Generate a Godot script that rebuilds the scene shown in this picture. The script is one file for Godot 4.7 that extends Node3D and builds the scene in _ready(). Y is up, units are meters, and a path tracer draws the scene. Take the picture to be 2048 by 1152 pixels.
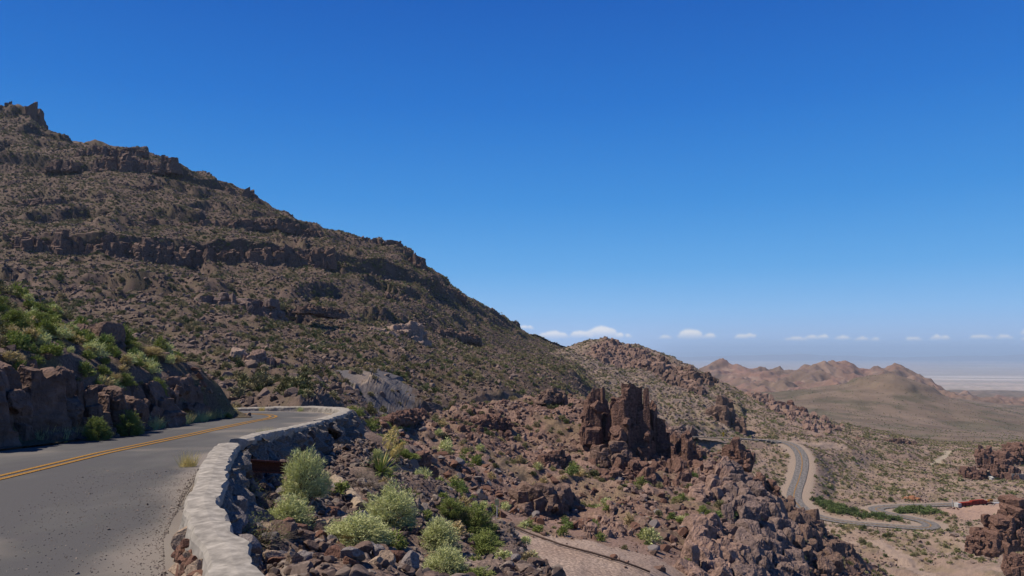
extends Node3D
# A mountain road above a desert valley. Metres, y up, the camera stands at x = 0, z = 0 and looks along -z.

const EYE := 2.2
const FOCAL := 1.5107          # focal length over half the picture width
var rng := RandomNumberGenerator.new()
var coarse := FastNoiseLite.new()
var fine := FastNoiseLite.new()
var ridged := FastNoiseLite.new()
var cells := FastNoiseLite.new()
var mats := {}
var taken := {}
var columns := []              # jointed pillars shared by cliffs and pinnacles
var blocks := []               # angular rock shapes shared by all rocks
var shards := []               # sharp broken stones
var pebbles := []              # the same, with fewer faces
var ico := {}
var valley_road: PackedVector3Array
var sheets := {}
var shrub_spots := []          # [size over distance, place, size, hue, zone]
var rock_spots := []

const MOUNTAIN := [
	[Vector3(-52.38, -8.65, -58), Vector3(-20.49, -5.02, -58), Vector3(-17.18, -4.91, -63.5), Vector3(-19.65, -7.96, -95), Vector3(-20.15, -10.12, -119.5), Vector3(-17.18, -12.95, -154.5), Vector3(-3.23, -16.71, -210.5), Vector3(11.85, -18.93, -243.75), Vector3(32.3, -29.99, -287.5), Vector3(56.75, -37.96, -322.5)],
	[Vector3(-54.7, -2.24, -60), Vector3(-22.53, -2.3, -63.5), Vector3(-19.14, -2.93, -70.5), Vector3(-22.55, -6.01, -105.5), Vector3(-21.97, -7.92, -130), Vector3(-18.39, -9.59, -165), Vector3(-3.48, -10.81, -226.25), Vector3(21.33, -15.04, -313.75), Vector3(40.26, -26.53, -357.5), Vector3(72.26, -41.11, -410)],
	[Vector3(-102.9, -1.83, -112.5), Vector3(-48.8, -1.3, -130), Vector3(-41.16, -1.48, -151), Vector3(-33.01, -1.74, -180.75), Vector3(-24.71, -4.03, -221), Vector3(-4.71, -5.23, -305), Vector3(33.21, -8.31, -410), Vector3(84.7, -41.54, -480)],
	[Vector3(-110.9, -1.76, -121.25), Vector3(-52.1, -1.18, -138.75), Vector3(-43.56, -1.28, -159.75), Vector3(-34.93, -1.48, -191.25), Vector3(-25.89, -3.73, -231.5), Vector3(-4.84, -4.84, -313.75), Vector3(33.92, -7.73, -418.75), Vector3(86.25, -41.71, -488.75)],
	[Vector3(-200.4, 13.98, -217.5), Vector3(-155.8, 16.45, -235), Vector3(-116.2, 20.57, -287.5), Vector3(-86.23, 14.05, -287.5), Vector3(-51.74, 14.63, -357.5), Vector3(-7.42, 3.43, -480), Vector3(46.01, -5.44, -567.5), Vector3(109.5, -50.76, -620)],
	[Vector3(-323.4, 48.38, -348.75), Vector3(-244.2, 49.97, -366.25), Vector3(-184.9, 50.31, -392.5), Vector3(-142.7, 48.87, -418.75), Vector3(-105.3, 52.38, -445), Vector3(-56.16, 44.66, -497.5), Vector3(-27.16, 30, -567.5), Vector3(15.21, 13.15, -655), Vector3(55.98, -2.23, -690), Vector3(124.9, -56.44, -707.5)],
	[Vector3(-332.4, 60.12, -357.5), Vector3(-250.5, 60.23, -375), Vector3(-207.3, 62.11, -385.5), Vector3(-166.7, 59.18, -410), Vector3(-139.3, 61.68, -424), Vector3(-112.2, 61.58, -448.5), Vector3(-81.84, 59.05, -476.5), Vector3(-57.01, 51.5, -504.5), Vector3(-27.61, 36.4, -576.25), Vector3(15.54, 15.97, -669), Vector3(57.13, -0.06, -704), Vector3(128, -56.98, -725)],
	[Vector3(-398.6, 87.01, -427.5), Vector3(-292.1, 80.65, -436.25), Vector3(-235.6, 84.1, -453.75), Vector3(-218.6, 76.82, -462.5), Vector3(-179.9, 80.28, -480), Vector3(-125.5, 75.8, -515), Vector3(-79.7, 72.41, -546.5), Vector3(-61.78, 58.46, -546.5), Vector3(-28.45, 38.98, -593.75), Vector3(15.79, 17.06, -679.5), Vector3(57.98, 0.37, -714.5), Vector3(130.5, -57.65, -739)],
	[Vector3(-407.2, 94.54, -436.25), Vector3(-298.1, 85.76, -445), Vector3(-240.2, 88.13, -462.5), Vector3(-185.3, 88.1, -494), Vector3(-154, 90.87, -508), Vector3(-128.2, 83.52, -525.5), Vector3(-81.81, 80.09, -560.5), Vector3(-63.4, 63.57, -560.5), Vector3(-28.87, 40.7, -602.5), Vector3(15.95, 18.1, -686.5), Vector3(58.56, 0.81, -721.5), Vector3(132.4, -58.03, -749.5)],
	[Vector3(-491.5, 148.1, -523.75), Vector3(-358, 124.8, -532.5), Vector3(-295.9, 133.2, -546.5), Vector3(-254.7, 133.5, -558.75), Vector3(-213.4, 118.5, -567.5), Vector3(-173.2, 104.9, -571), Vector3(-138.5, 91.15, -567.5), Vector3(-84.12, 83.42, -576.25), Vector3(-65.2, 67.17, -576.25), Vector3(-29.38, 42.16, -613), Vector3(16.2, 18.79, -697), Vector3(59.13, 1.26, -728.5), Vector3(134.2, -58.39, -760)],
	[Vector3(-500.8, 164.8, -532.5), Vector3(-365.7, 140.3, -543), Vector3(-305.6, 145.7, -557), Vector3(-251.4, 142, -567.5), Vector3(-217.5, 124.5, -578), Vector3(-175.9, 108, -579.75), Vector3(-141.1, 93.55, -578), Vector3(-85.41, 85.04, -585), Vector3(-66.19, 68.93, -585), Vector3(-29.72, 43.42, -620), Vector3(16.36, 19.41, -704), Vector3(59.7, 1.73, -735.5), Vector3(135.5, -58.46, -767)],
	[Vector3(-625.6, 327.9, -655), Vector3(-488.1, 233.3, -655), Vector3(-441.3, 213.5, -651.5), Vector3(-415.2, 209.1, -651.5), Vector3(-402.6, 192.6, -646.25), Vector3(-367.2, 179.3, -637.5), Vector3(-299.6, 165.7, -620), Vector3(-270, 152.3, -609.5), Vector3(-238.9, 139.8, -602.5), Vector3(-204.5, 126.3, -595.5), Vector3(-179.1, 110.7, -590.25), Vector3(-147.5, 96.38, -588.5), Vector3(-116.7, 90.95, -588.5), Vector3(-88.36, 86.03, -592), Vector3(-80.57, 79.81, -592), Vector3(-67.76, 70.11, -592), Vector3(-37.24, 48, -611.25), Vector3(-1.74, 28.62, -672.5), Vector3(49.54, 7.32, -725), Vector3(84.4, -17.39, -746), Vector3(137.3, -58.31, -777.5)],
	[Vector3(-822.5, 384.4, -865), Vector3(-584.4, 254.7, -865), Vector3(-400, 194.4, -830), Vector3(-272.2, 138.9, -795), Vector3(-115.7, 86.64, -795), Vector3(-49.37, 35.7, -812.5), Vector3(62.57, -13.09, -917.5), Vector3(167.9, -98.43, -952.5)],
]
const SADDLE := [
	[Vector3(-4.4, -29.99, -287.5), Vector3(35.25, -37.43, -354), Vector3(90.85, -42.33, -389), Vector3(125.6, -46.7, -413.5), Vector3(139.7, -49.64, -420.5)],
	[Vector3(-4.83, -17.04, -313.75), Vector3(37.39, -33.15, -375), Vector3(95.41, -41.44, -408.25), Vector3(131.5, -45.43, -432.75), Vector3(146.2, -48.14, -439.75)],
	[Vector3(-6.87, -8.63, -445), Vector3(23.44, -12.55, -480), Vector3(49.84, -16.27, -497.5), Vector3(84.05, -20.05, -511.5), Vector3(117.6, -26.93, -501), Vector3(130.9, -33.94, -480), Vector3(135.1, -43.44, -453.75), Vector3(150.2, -51.25, -452)],
	[Vector3(-8.63, -4.25, -558.75), Vector3(28.46, -0.79, -581.5), Vector3(53.06, -2.47, -606), Vector3(92, -8.68, -606), Vector3(115.7, -14.39, -588.5), Vector3(137, -19.59, -567.5), Vector3(147.4, -28.14, -539.5), Vector3(143, -41.84, -480), Vector3(154.8, -55.25, -466)],
	[Vector3(-9.85, -4.34, -637.5), Vector3(23.63, 2.62, -655), Vector3(44.75, 5.99, -655), Vector3(57.43, 8.51, -655), Vector3(65.91, 12.31, -655), Vector3(76.48, 13.57, -655), Vector3(94.95, 10.16, -651.5), Vector3(118.1, 4.26, -641), Vector3(129, -1.05, -634), Vector3(135.6, -6.24, -627), Vector3(145.6, -13.24, -602.5), Vector3(151.6, -19.59, -567.5), Vector3(154.6, -26.1, -546.5), Vector3(155.6, -30.45, -532.5), Vector3(150.4, -44.07, -497.5), Vector3(159.4, -59.09, -480)],
	[Vector3(-12.26, -26.3, -795), Vector3(79.74, -16.14, -795), Vector3(146, -26.3, -795), Vector3(193, -56.06, -725), Vector3(193.9, -85.34, -585)],
]
const VALLEY := [
	[Vector3(30.86, -57.7, -161.5), Vector3(76.72, -51.62, -168.5), Vector3(112.8, -52.25, -175.5), Vector3(163.4, -53.31, -182.5)],
	[Vector3(41.88, -58.64, -217.5), Vector3(65.24, -55.3, -217.5), Vector3(101.1, -55.82, -221), Vector3(125, -56.09, -226.25), Vector3(203.5, -55.25, -226.25)],
	[Vector3(48.77, -59.12, -252.5), Vector3(76.96, -58.39, -256), Vector3(99.59, -59.49, -273.5), Vector3(119.1, -57.29, -259.5), Vector3(143.7, -56.97, -259.5), Vector3(171.7, -57.19, -264.75), Vector3(243.4, -58.37, -270)],
	[Vector3(71.66, -51.72, -368), Vector3(99.51, -55.22, -343.5), Vector3(113, -56.76, -326), Vector3(119.8, -57.49, -327.75), Vector3(121.1, -58.93, -310.25), Vector3(145.2, -59.97, -315.5), Vector3(181, -60.82, -326), Vector3(220.8, -61.41, -340), Vector3(313.9, -61.64, -347)],
	[Vector3(75.89, -46.25, -389), Vector3(108.9, -50.39, -375), Vector3(123.5, -54.37, -355.75), Vector3(132.9, -59.3, -340), Vector3(154.1, -61.26, -334.75), Vector3(186.5, -62.49, -343.5), Vector3(215.5, -62.96, -362.75), Vector3(247.3, -62.78, -380.25), Vector3(355.7, -61.93, -392.5)],
	[Vector3(78.36, -43.22, -401.25), Vector3(117.7, -46.42, -404.75), Vector3(133.5, -48.92, -390.75), Vector3(153.2, -55.05, -390.75), Vector3(192.6, -61.51, -417), Vector3(240.4, -63.87, -441.5), Vector3(254.4, -64.98, -427.5), Vector3(284.2, -63.63, -436.25), Vector3(403.9, -61.6, -445)],
	[Vector3(79.41, -42.28, -406.5), Vector3(123.9, -45.73, -425.75), Vector3(142.1, -47.27, -427.5), Vector3(172.1, -49.04, -438), Vector3(222.3, -55.46, -480), Vector3(281, -62.91, -515), Vector3(307.3, -62.91, -515), Vector3(336.4, -59.67, -515), Vector3(468.7, -55.45, -515)],
	[Vector3(104.3, -37.21, -532.5), Vector3(150.3, -37.88, -515), Vector3(170.5, -41.49, -511.5), Vector3(204.1, -48.65, -518.5), Vector3(263.1, -57.04, -567.5), Vector3(338.6, -70.33, -620), Vector3(370.1, -71.89, -620), Vector3(405.1, -69.94, -620), Vector3(564.3, -67.21, -620)],
	[Vector3(128.8, -15, -655), Vector3(166.6, -19.61, -655), Vector3(190.6, -29.46, -651.5), Vector3(210.2, -36.3, -648), Vector3(236.4, -46.06, -641), Vector3(256.6, -54.18, -641), Vector3(297.5, -63.41, -669), Vector3(350.5, -73.88, -707.5), Vector3(405.5, -83.73, -742.5), Vector3(443.4, -84.66, -742.5), Vector3(485.2, -81.86, -742.5), Vector3(676, -78.58, -742.5)],
	[Vector3(202.7, -140.4, -1040), Vector3(462.6, -151.9, -1075), Vector3(992, -151, -1092.5)],
]
const PINNACLE_HILL := [
	[Vector3(-12.39, -4.61, -42), Vector3(-3.58, -11.51, -46), Vector3(1.04, -12.91, -46), Vector3(8.28, -15.02, -48), Vector3(21.55, -21.14, -60), Vector3(42.28, -28.88, -77.5)],
	[Vector3(-14.77, -4.81, -50), Vector3(-9.06, -6.56, -54), Vector3(-4.39, -10.71, -56), Vector3(-0.86, -11.01, -57), Vector3(1.22, -12.24, -54), Vector3(4.53, -13.11, -53), Vector3(9.35, -15.21, -54), Vector3(26.7, -22.56, -74), Vector3(52.07, -30.74, -95)],
	[Vector3(-16.27, -4.82, -55), Vector3(-11.27, -6.78, -67), Vector3(-7.41, -8.66, -67), Vector3(-3.89, -10.21, -65.25), Vector3(-0.99, -11.95, -65.25), Vector3(2.96, -12.6, -61.75), Vector3(7.96, -13.45, -58.5), Vector3(10.16, -14.16, -58.5), Vector3(20.03, -18.18, -67), Vector3(37.35, -26.7, -95), Vector3(69.52, -37.82, -126.5)],
	[Vector3(-17.18, -4.29, -58), Vector3(-13.05, -6.87, -77.5), Vector3(-6.67, -10.44, -84.5), Vector3(1.48, -14.48, -89.75), Vector3(10.6, -16.28, -95), Vector3(23.46, -17.58, -98.5), Vector3(29.64, -19.9, -98.5), Vector3(40.27, -24.69, -110.75), Vector3(62.59, -36.12, -137), Vector3(81.06, -44.46, -147.5)],
	[Vector3(-18.83, -3.91, -63.5), Vector3(-14.96, -4.61, -72.25), Vector3(-14.85, -8.11, -103.75), Vector3(-8.9, -10.75, -112.5), Vector3(2.01, -14.42, -121.25), Vector3(14.37, -16.19, -128.25), Vector3(25.67, -16.28, -131.75), Vector3(32.3, -17.39, -128.25), Vector3(37.69, -20.21, -124.75), Vector3(46.73, -25.93, -128.25), Vector3(58.37, -33.77, -137), Vector3(84.88, -47.15, -154.5)],
	[Vector3(-20.91, -4.36, -70.5), Vector3(-17.15, -5.08, -82.75), Vector3(-16.87, -8.16, -117.75), Vector3(-15.64, -9.27, -140.5), Vector3(-7.13, -9.12, -173.75), Vector3(6.55, -7.95, -182.5), Vector3(17.91, -7.41, -179), Vector3(24.91, -8.89, -172), Vector3(31.58, -13.64, -161.5), Vector3(36.22, -15.66, -151), Vector3(42.31, -18.7, -145.75), Vector3(47.79, -23.21, -140.5), Vector3(54.73, -28.88, -140.5), Vector3(65.73, -37.05, -145.75), Vector3(88.71, -49.87, -161.5)],
	[Vector3(-38.46, -13.99, -130), Vector3(-24.13, -24.89, -217.5), Vector3(9.34, -25.4, -261.25), Vector3(36.42, -26.07, -252.5), Vector3(62.77, -43.9, -217.5), Vector3(84.31, -58.64, -217.5), Vector3(128.6, -83.54, -235)],
]
const CUT_BANK := [
	[Vector3(-13.66, -0.22, -12.5), Vector3(-13.06, -0.12, -15.5), Vector3(-12.14, -0.1, -18.6), Vector3(-11.94, -0.16, -20.4), Vector3(-12.23, -0.27, -22.7), Vector3(-12.38, -0.41, -26.4), Vector3(-12.69, -0.62, -31.8), Vector3(-12.26, -0.69, -34.6), Vector3(-11.35, -0.72, -35.2)],
	[Vector3(-14.77, -0.2, -13.5), Vector3(-13.91, -0.08, -16.5), Vector3(-12.81, -0.07, -19.6), Vector3(-12.53, -0.14, -21.4), Vector3(-12.72, -0.23, -23.6), Vector3(-12.81, -0.36, -27.3), Vector3(-13.01, -0.56, -32.6), Vector3(-12.41, -0.68, -35), Vector3(-11.48, -0.8, -35.6)],
	[Vector3(-17.23, 2.34, -15.5), Vector3(-15.79, 2.37, -18.5), Vector3(-13.99, 2.25, -21.2), Vector3(-13.81, 2.19, -23.2), Vector3(-13.78, 1.68, -26), Vector3(-13.68, 1.31, -29), Vector3(-13.47, 1.04, -33.6), Vector3(-13.19, 0.44, -35.2), Vector3(-12.72, -0.32, -35.6), Vector3(-11.6, -0.97, -36)],
	[Vector3(-21.26, 3.97, -19), Vector3(-19.3, 3.71, -22.5), Vector3(-16.87, 3.09, -25.5), Vector3(-16.1, 2.83, -27), Vector3(-15.67, 2.33, -29.5), Vector3(-14.75, 1.99, -33), Vector3(-13.88, 1.36, -34.6), Vector3(-13.34, 0.58, -35.6), Vector3(-12.86, -0.42, -36), Vector3(-11.76, -1.15, -36.5)],
	[Vector3(-29.57, 9.79, -26), Vector3(-25.1, 7.38, -29), Vector3(-20.59, 4.72, -31), Vector3(-18.83, 3.78, -31.5), Vector3(-16.66, 3.08, -32.5), Vector3(-15.38, 2.2, -34.4), Vector3(-14.12, 1.43, -35.2), Vector3(-13.65, 0.82, -35.9), Vector3(-12.87, -0.62, -36.3), Vector3(-11.92, -1.36, -37)],
	[Vector3(-40.99, 13.2, -36), Vector3(-31.09, 7.68, -36), Vector3(-23.85, 4.15, -36), Vector3(-18.58, 2.53, -36.3), Vector3(-16.29, 1.36, -36.5), Vector3(-13.96, -0.06, -36.8), Vector3(-13.11, -1.01, -37), Vector3(-12.08, -1.52, -37.5)],
]
const PIEDMONT := [
	[Vector3(133.8, -87.67, -760), Vector3(496.4, -87.67, -760), Vector3(715.6, -87.67, -760)],
	[Vector3(203, -96.04, -1150), Vector3(497.1, -101.1, -1150), Vector3(752.1, -116.4, -1150), Vector3(1083, -126.5, -1150)],
	[Vector3(255.6, -86.41, -1445), Vector3(604.1, -89.68, -1530), Vector3(750.9, -97.45, -1530), Vector3(810, -115.8, -1445), Vector3(890.2, -124.3, -1360), Vector3(1283, -132.9, -1360)],
	[Vector3(337, -101.2, -1904), Vector3(779.1, -102.4, -1972), Vector3(968.6, -108.7, -1972), Vector3(1069, -118.2, -1904), Vector3(1114, -127.9, -1700), Vector3(1605, -139.8, -1700)],
	[Vector3(483.3, -140.9, -2730), Vector3(1130, -136.8, -2860), Vector3(1405, -144.1, -2860), Vector3(1460, -150.6, -2600), Vector3(1578, -157.5, -2405), Vector3(2273, -168.2, -2405)],
	[Vector3(992, -252.1, -5600), Vector3(3679, -273.5, -5600), Vector3(5303, -280.6, -5600)],
	[Vector3(2483, -392.4, -14000), Vector3(9212, -428.1, -14000), Vector3(1.328e+04, -428.1, -14000)],
	[Vector3(5328, -440.2, -30000), Vector3(1.976e+04, -459.5, -30000), Vector3(2.849e+04, -459.5, -30000)],
	[Vector3(1.066e+04, -459.8, -60000), Vector3(3.956e+04, -459.8, -60000), Vector3(5.701e+04, -459.8, -60000)],
]
const FAR_HILLS := [
	[Vector3(420.7, -129.3, -2145), Vector3(770.2, -107.5, -1950), Vector3(957.6, -111.2, -1950), Vector3(1058, -125.4, -1885), Vector3(1150, -141.1, -1755), Vector3(1545, -149.9, -1755)],
	[Vector3(472.2, -114.7, -2405), Vector3(703.8, -107, -2405), Vector3(899.7, -90.96, -2275), Vector3(1119, -96.76, -2275), Vector3(1199, -119.3, -2210), Vector3(1286, -137.5, -2145), Vector3(1364, -149.1, -2080), Vector3(1832, -159.7, -2080)],
	[Vector3(510.6, -115.9, -2600), Vector3(675.1, -90.85, -2795), Vector3(799.7, -90.43, -2730), Vector3(940.3, -81.72, -2730), Vector3(1030, -62.77, -2600), Vector3(1163, -74.4, -2600), Vector3(1280, -71.08, -2600), Vector3(1344, -104.8, -2535), Vector3(1388, -130.4, -2470), Vector3(1443, -145.3, -2405), Vector3(1535, -150.2, -2340), Vector3(2062, -159.1, -2340)],
	[Vector3(612.8, -133.5, -3120), Vector3(713.6, -97.69, -3120), Vector3(764.3, -69.77, -3120), Vector3(804.8, -51.81, -3120), Vector3(845.2, -39.82, -3120), Vector3(885, -57.8, -3120), Vector3(905.6, -64.37, -3055), Vector3(954.9, -60.46, -3055), Vector3(1012, -57.21, -2990), Vector3(1046, -63.4, -2925), Vector3(1097, -39.98, -2860), Vector3(1161, -30.82, -2860), Vector3(1226, -41.81, -2860), Vector3(1299, -56.46, -2860), Vector3(1354, -47.31, -2860), Vector3(1409, -47.31, -2860), Vector3(1448, -74.78, -2795), Vector3(1483, -107.8, -2730), Vector3(1498, -130.7, -2665), Vector3(1560, -150.6, -2600), Vector3(1664, -151.6, -2535), Vector3(2236, -153.2, -2535)],
	[Vector3(739.8, -205, -3770), Vector3(1490, -169, -3770), Vector3(1971, -213, -3510), Vector3(3094, -239.8, -3510)],
]
const FAR_RANGE := [
	[Vector3(-3031, -752.9, -38000), Vector3(3.852e+04, -752.9, -38000)],
	[Vector3(-3513, -336.6, -44000), Vector3(7819, -308.4, -44000), Vector3(1.122e+04, -251.9, -44000), Vector3(1.349e+04, -195.5, -44000), Vector3(1.462e+04, -110.8, -44000), Vector3(1.547e+04, -139, -44000), Vector3(1.633e+04, -54.29, -44000), Vector3(1.746e+04, -167.2, -44000), Vector3(1.972e+04, -223.7, -44000), Vector3(2.198e+04, -280.1, -44000), Vector3(2.425e+04, -280.1, -44000), Vector3(2.567e+04, -195.5, -44000), Vector3(2.737e+04, -223.7, -44000), Vector3(2.902e+04, -82.53, -44000), Vector3(3.616e+04, -54.29, -44000), Vector3(4.466e+04, -139, -44000)],
	[Vector3(-4147, -1031, -52000), Vector3(5.271e+04, -1031, -52000)],
]
const LOWER_ROAD := [Vector3(69.18, -39.26, -392.5), Vector3(94.58, -41.45, -404.75), Vector3(123.4, -44.73, -424), Vector3(139.2, -46.05, -431), Vector3(146.8, -46.39, -429.25), Vector3(149, -47.11, -417), Vector3(146.2, -48.31, -399.5), Vector3(141.1, -50.17, -382), Vector3(135.6, -52.41, -368), Vector3(127.7, -54.63, -350.5), Vector3(120.3, -56.26, -334.75), Vector3(115.4, -57.13, -322.5), Vector3(112.5, -57.78, -310.25), Vector3(112.5, -58.55, -298), Vector3(116.4, -58.92, -289.25), Vector3(123.3, -59.05, -284), Vector3(132.4, -59.16, -280.5), Vector3(139.4, -59.08, -277), Vector3(144.7, -59.25, -277), Vector3(148.7, -59.33, -280.5), Vector3(150.6, -59.44, -287.5), Vector3(148.4, -59.48, -294.5), Vector3(145.3, -59.64, -301.5), Vector3(143.8, -59.93, -308.5), Vector3(146.3, -60.51, -317.25), Vector3(154.3, -61.09, -324.25), Vector3(167.4, -61.36, -327.75), Vector3(184.9, -61.97, -333), Vector3(210.4, -62.92, -343.5), Vector3(252.8, -64.03, -354), Vector3(292.1, -65.34, -361)]
const GULLY := [Vector3(-2.38, 0.15, -7.5), Vector3(-2.54, -0.4, -9.5), Vector3(-2.08, -0.59, -10.2), Vector3(-1.72, -1.14, -12.2), Vector3(-1.11, -1.68, -14.2), Vector3(-0.25, -2.36, -16.5), Vector3(0.35, -2.78, -18), Vector3(1.5, -3.58, -19), Vector3(4.23, -4.48, -18), Vector3(-3.45, -0.13, -10.4), Vector3(-3.45, -0.56, -12.3), Vector3(-2.87, -0.68, -13.2), Vector3(-2.34, -1.21, -15.2), Vector3(-1.59, -1.94, -17.5), Vector3(-0.81, -2.66, -20), Vector3(-0.06, -3.21, -22), Vector3(-4.52, -0.36, -14.4), Vector3(-4.47, -0.75, -16.6), Vector3(-4.06, -1.05, -18.6), Vector3(-3.35, -1.42, -20), Vector3(-2.54, -2.1, -23), Vector3(-1.52, -2.92, -25.5), Vector3(-0.32, -3.78, -26.5), Vector3(-5.37, -0.47, -18.2), Vector3(-5.25, -1.15, -21.5), Vector3(-4.74, -1.27, -23), Vector3(-4.35, -2.08, -28), Vector3(-3.32, -2.76, -30), Vector3(-6.03, -1.04, -26), Vector3(-6.41, -1.37, -31), Vector3(-5.72, -2.03, -34), Vector3(-7.77, -1.82, -40), Vector3(-6.27, -2.77, -42), Vector3(-3.97, -4.31, -36), Vector3(-1.8, -6.06, -34), Vector3(-0.08, -7.03, -33), Vector3(1.43, -8.02, -30), Vector3(-0.59, 0.38, -3), Vector3(1.38, -1.44, -6), Vector3(0, 0.21, -3), Vector3(6.71, -4.66, -14), Vector3(-12.73, -2.62, -47), Vector3(-8.08, -3.93, -48), Vector3(-3.45, -8.08, -44), Vector3(-0.67, -9.03, -44), Vector3(1.41, -9.72, -40)]
const PARAPET_NEAR := [Vector3(-1.64, 0.56, -5), Vector3(-2.02, 0.55, -5.87), Vector3(-2.36, 0.55, -6.6), Vector3(-2.83, 0.54, -7.5), Vector3(-3.45, 0.54, -8.85), Vector3(-4.02, 0.53, -10.5), Vector3(-4.74, 0.53, -12.7), Vector3(-5.22, 0.54, -14.4)]
const PARAPET_MID := [Vector3(-5.7, 0.41, -16.3), Vector3(-5.91, 0.31, -18), Vector3(-6.16, 0.18, -20.2), Vector3(-6.44, -0, -23.5), Vector3(-6.68, -0.18, -27.2)]
const PARAPET_FAR := [Vector3(-6.73, -0.16, -27.4), Vector3(-7.11, -0.31, -31.2), Vector3(-7.53, -0.46, -34.8), Vector3(-7.89, -0.51, -36.9), Vector3(-8.67, -0.56, -38.9), Vector3(-9.89, -0.6, -40.2), Vector3(-11.08, -0.63, -40.8), Vector3(-12.97, -0.68, -41), Vector3(-14.74, -0.72, -40.8), Vector3(-16.82, -0.77, -40.8)]
const TAILINGS := [Vector2(-39.0, -158.0), Vector2(-35.8, -172.0), Vector2(-30.6, -191.2), Vector2(-27.7, -196.5), Vector2(-19.0, -170.2), Vector2(-19.8, -163.2), Vector2(-23.2, -137.0)]
const LOT := [Vector2(169.1, -315.5), Vector2(206.1, -333.0), Vector2(234.4, -343.5), Vector2(202.9, -298.0), Vector2(168.2, -284.0), Vector2(163.3, -294.5)]
const TRACK := [Vector3(242.1, -62.86, -453.75), Vector3(258.4, -60.74, -476.5), Vector3(272.1, -59.32, -494), Vector3(292.8, -58.08, -523.75)]
const LOWER_TRACK := [Vector3(104.8, -56.42, -249), Vector3(112.6, -56.21, -245.5), Vector3(111.6, -55.98, -228), Vector3(106.7, -55.21, -205.25), Vector3(102.3, -54.38, -186)]
const TURNOUT := [Vector3(145.6, -46.8, -425.75), Vector3(165.3, -46.99, -434.5), Vector3(187.8, -48.01, -448.5)]
const WASH_PIPE := [Vector3(-1.21, -12.06, -66.12), Vector3(1.44, -12.51, -63.5), Vector3(3.7, -12.7, -61.05), Vector3(5.88, -13.06, -59.8), Vector3(8.03, -13.51, -59), Vector3(10.18, -14.12, -58.6)]
const CLOUDS := [[0.96, 1.92, 1.11, 0.30], [2.99, 1.36, 2.44, 0.55], [5.02, 1.40, 1.84, 0.52], [6.59, 1.57, 2.12, 0.85], [8.12, 1.28, 1.23, 0.37], [11.17, 1.16, 0.86, 0.25], [12.94, 1.40, 1.76, 0.72], [14.27, 1.25, 0.83, 0.39], [16.40, 1.17, 0.82, 0.32], [17.08, 1.23, 0.68, 0.32], [20.06, 1.00, 1.37, 0.28], [21.10, 1.10, 0.77, 0.31], [21.87, 1.13, 0.77, 0.31], [23.10, 1.05, 1.00, 0.31], [24.24, 0.97, 0.80, 0.27], [25.04, 0.93, 0.40, 0.20], [27.36, 0.95, 0.88, 0.30], [28.92, 1.03, 1.08, 0.36], [31.08, 1.04, 1.14, 0.29], [32.36, 1.03, 0.79, 0.28], [33.56, 0.89, 0.51, 0.25]]
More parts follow.
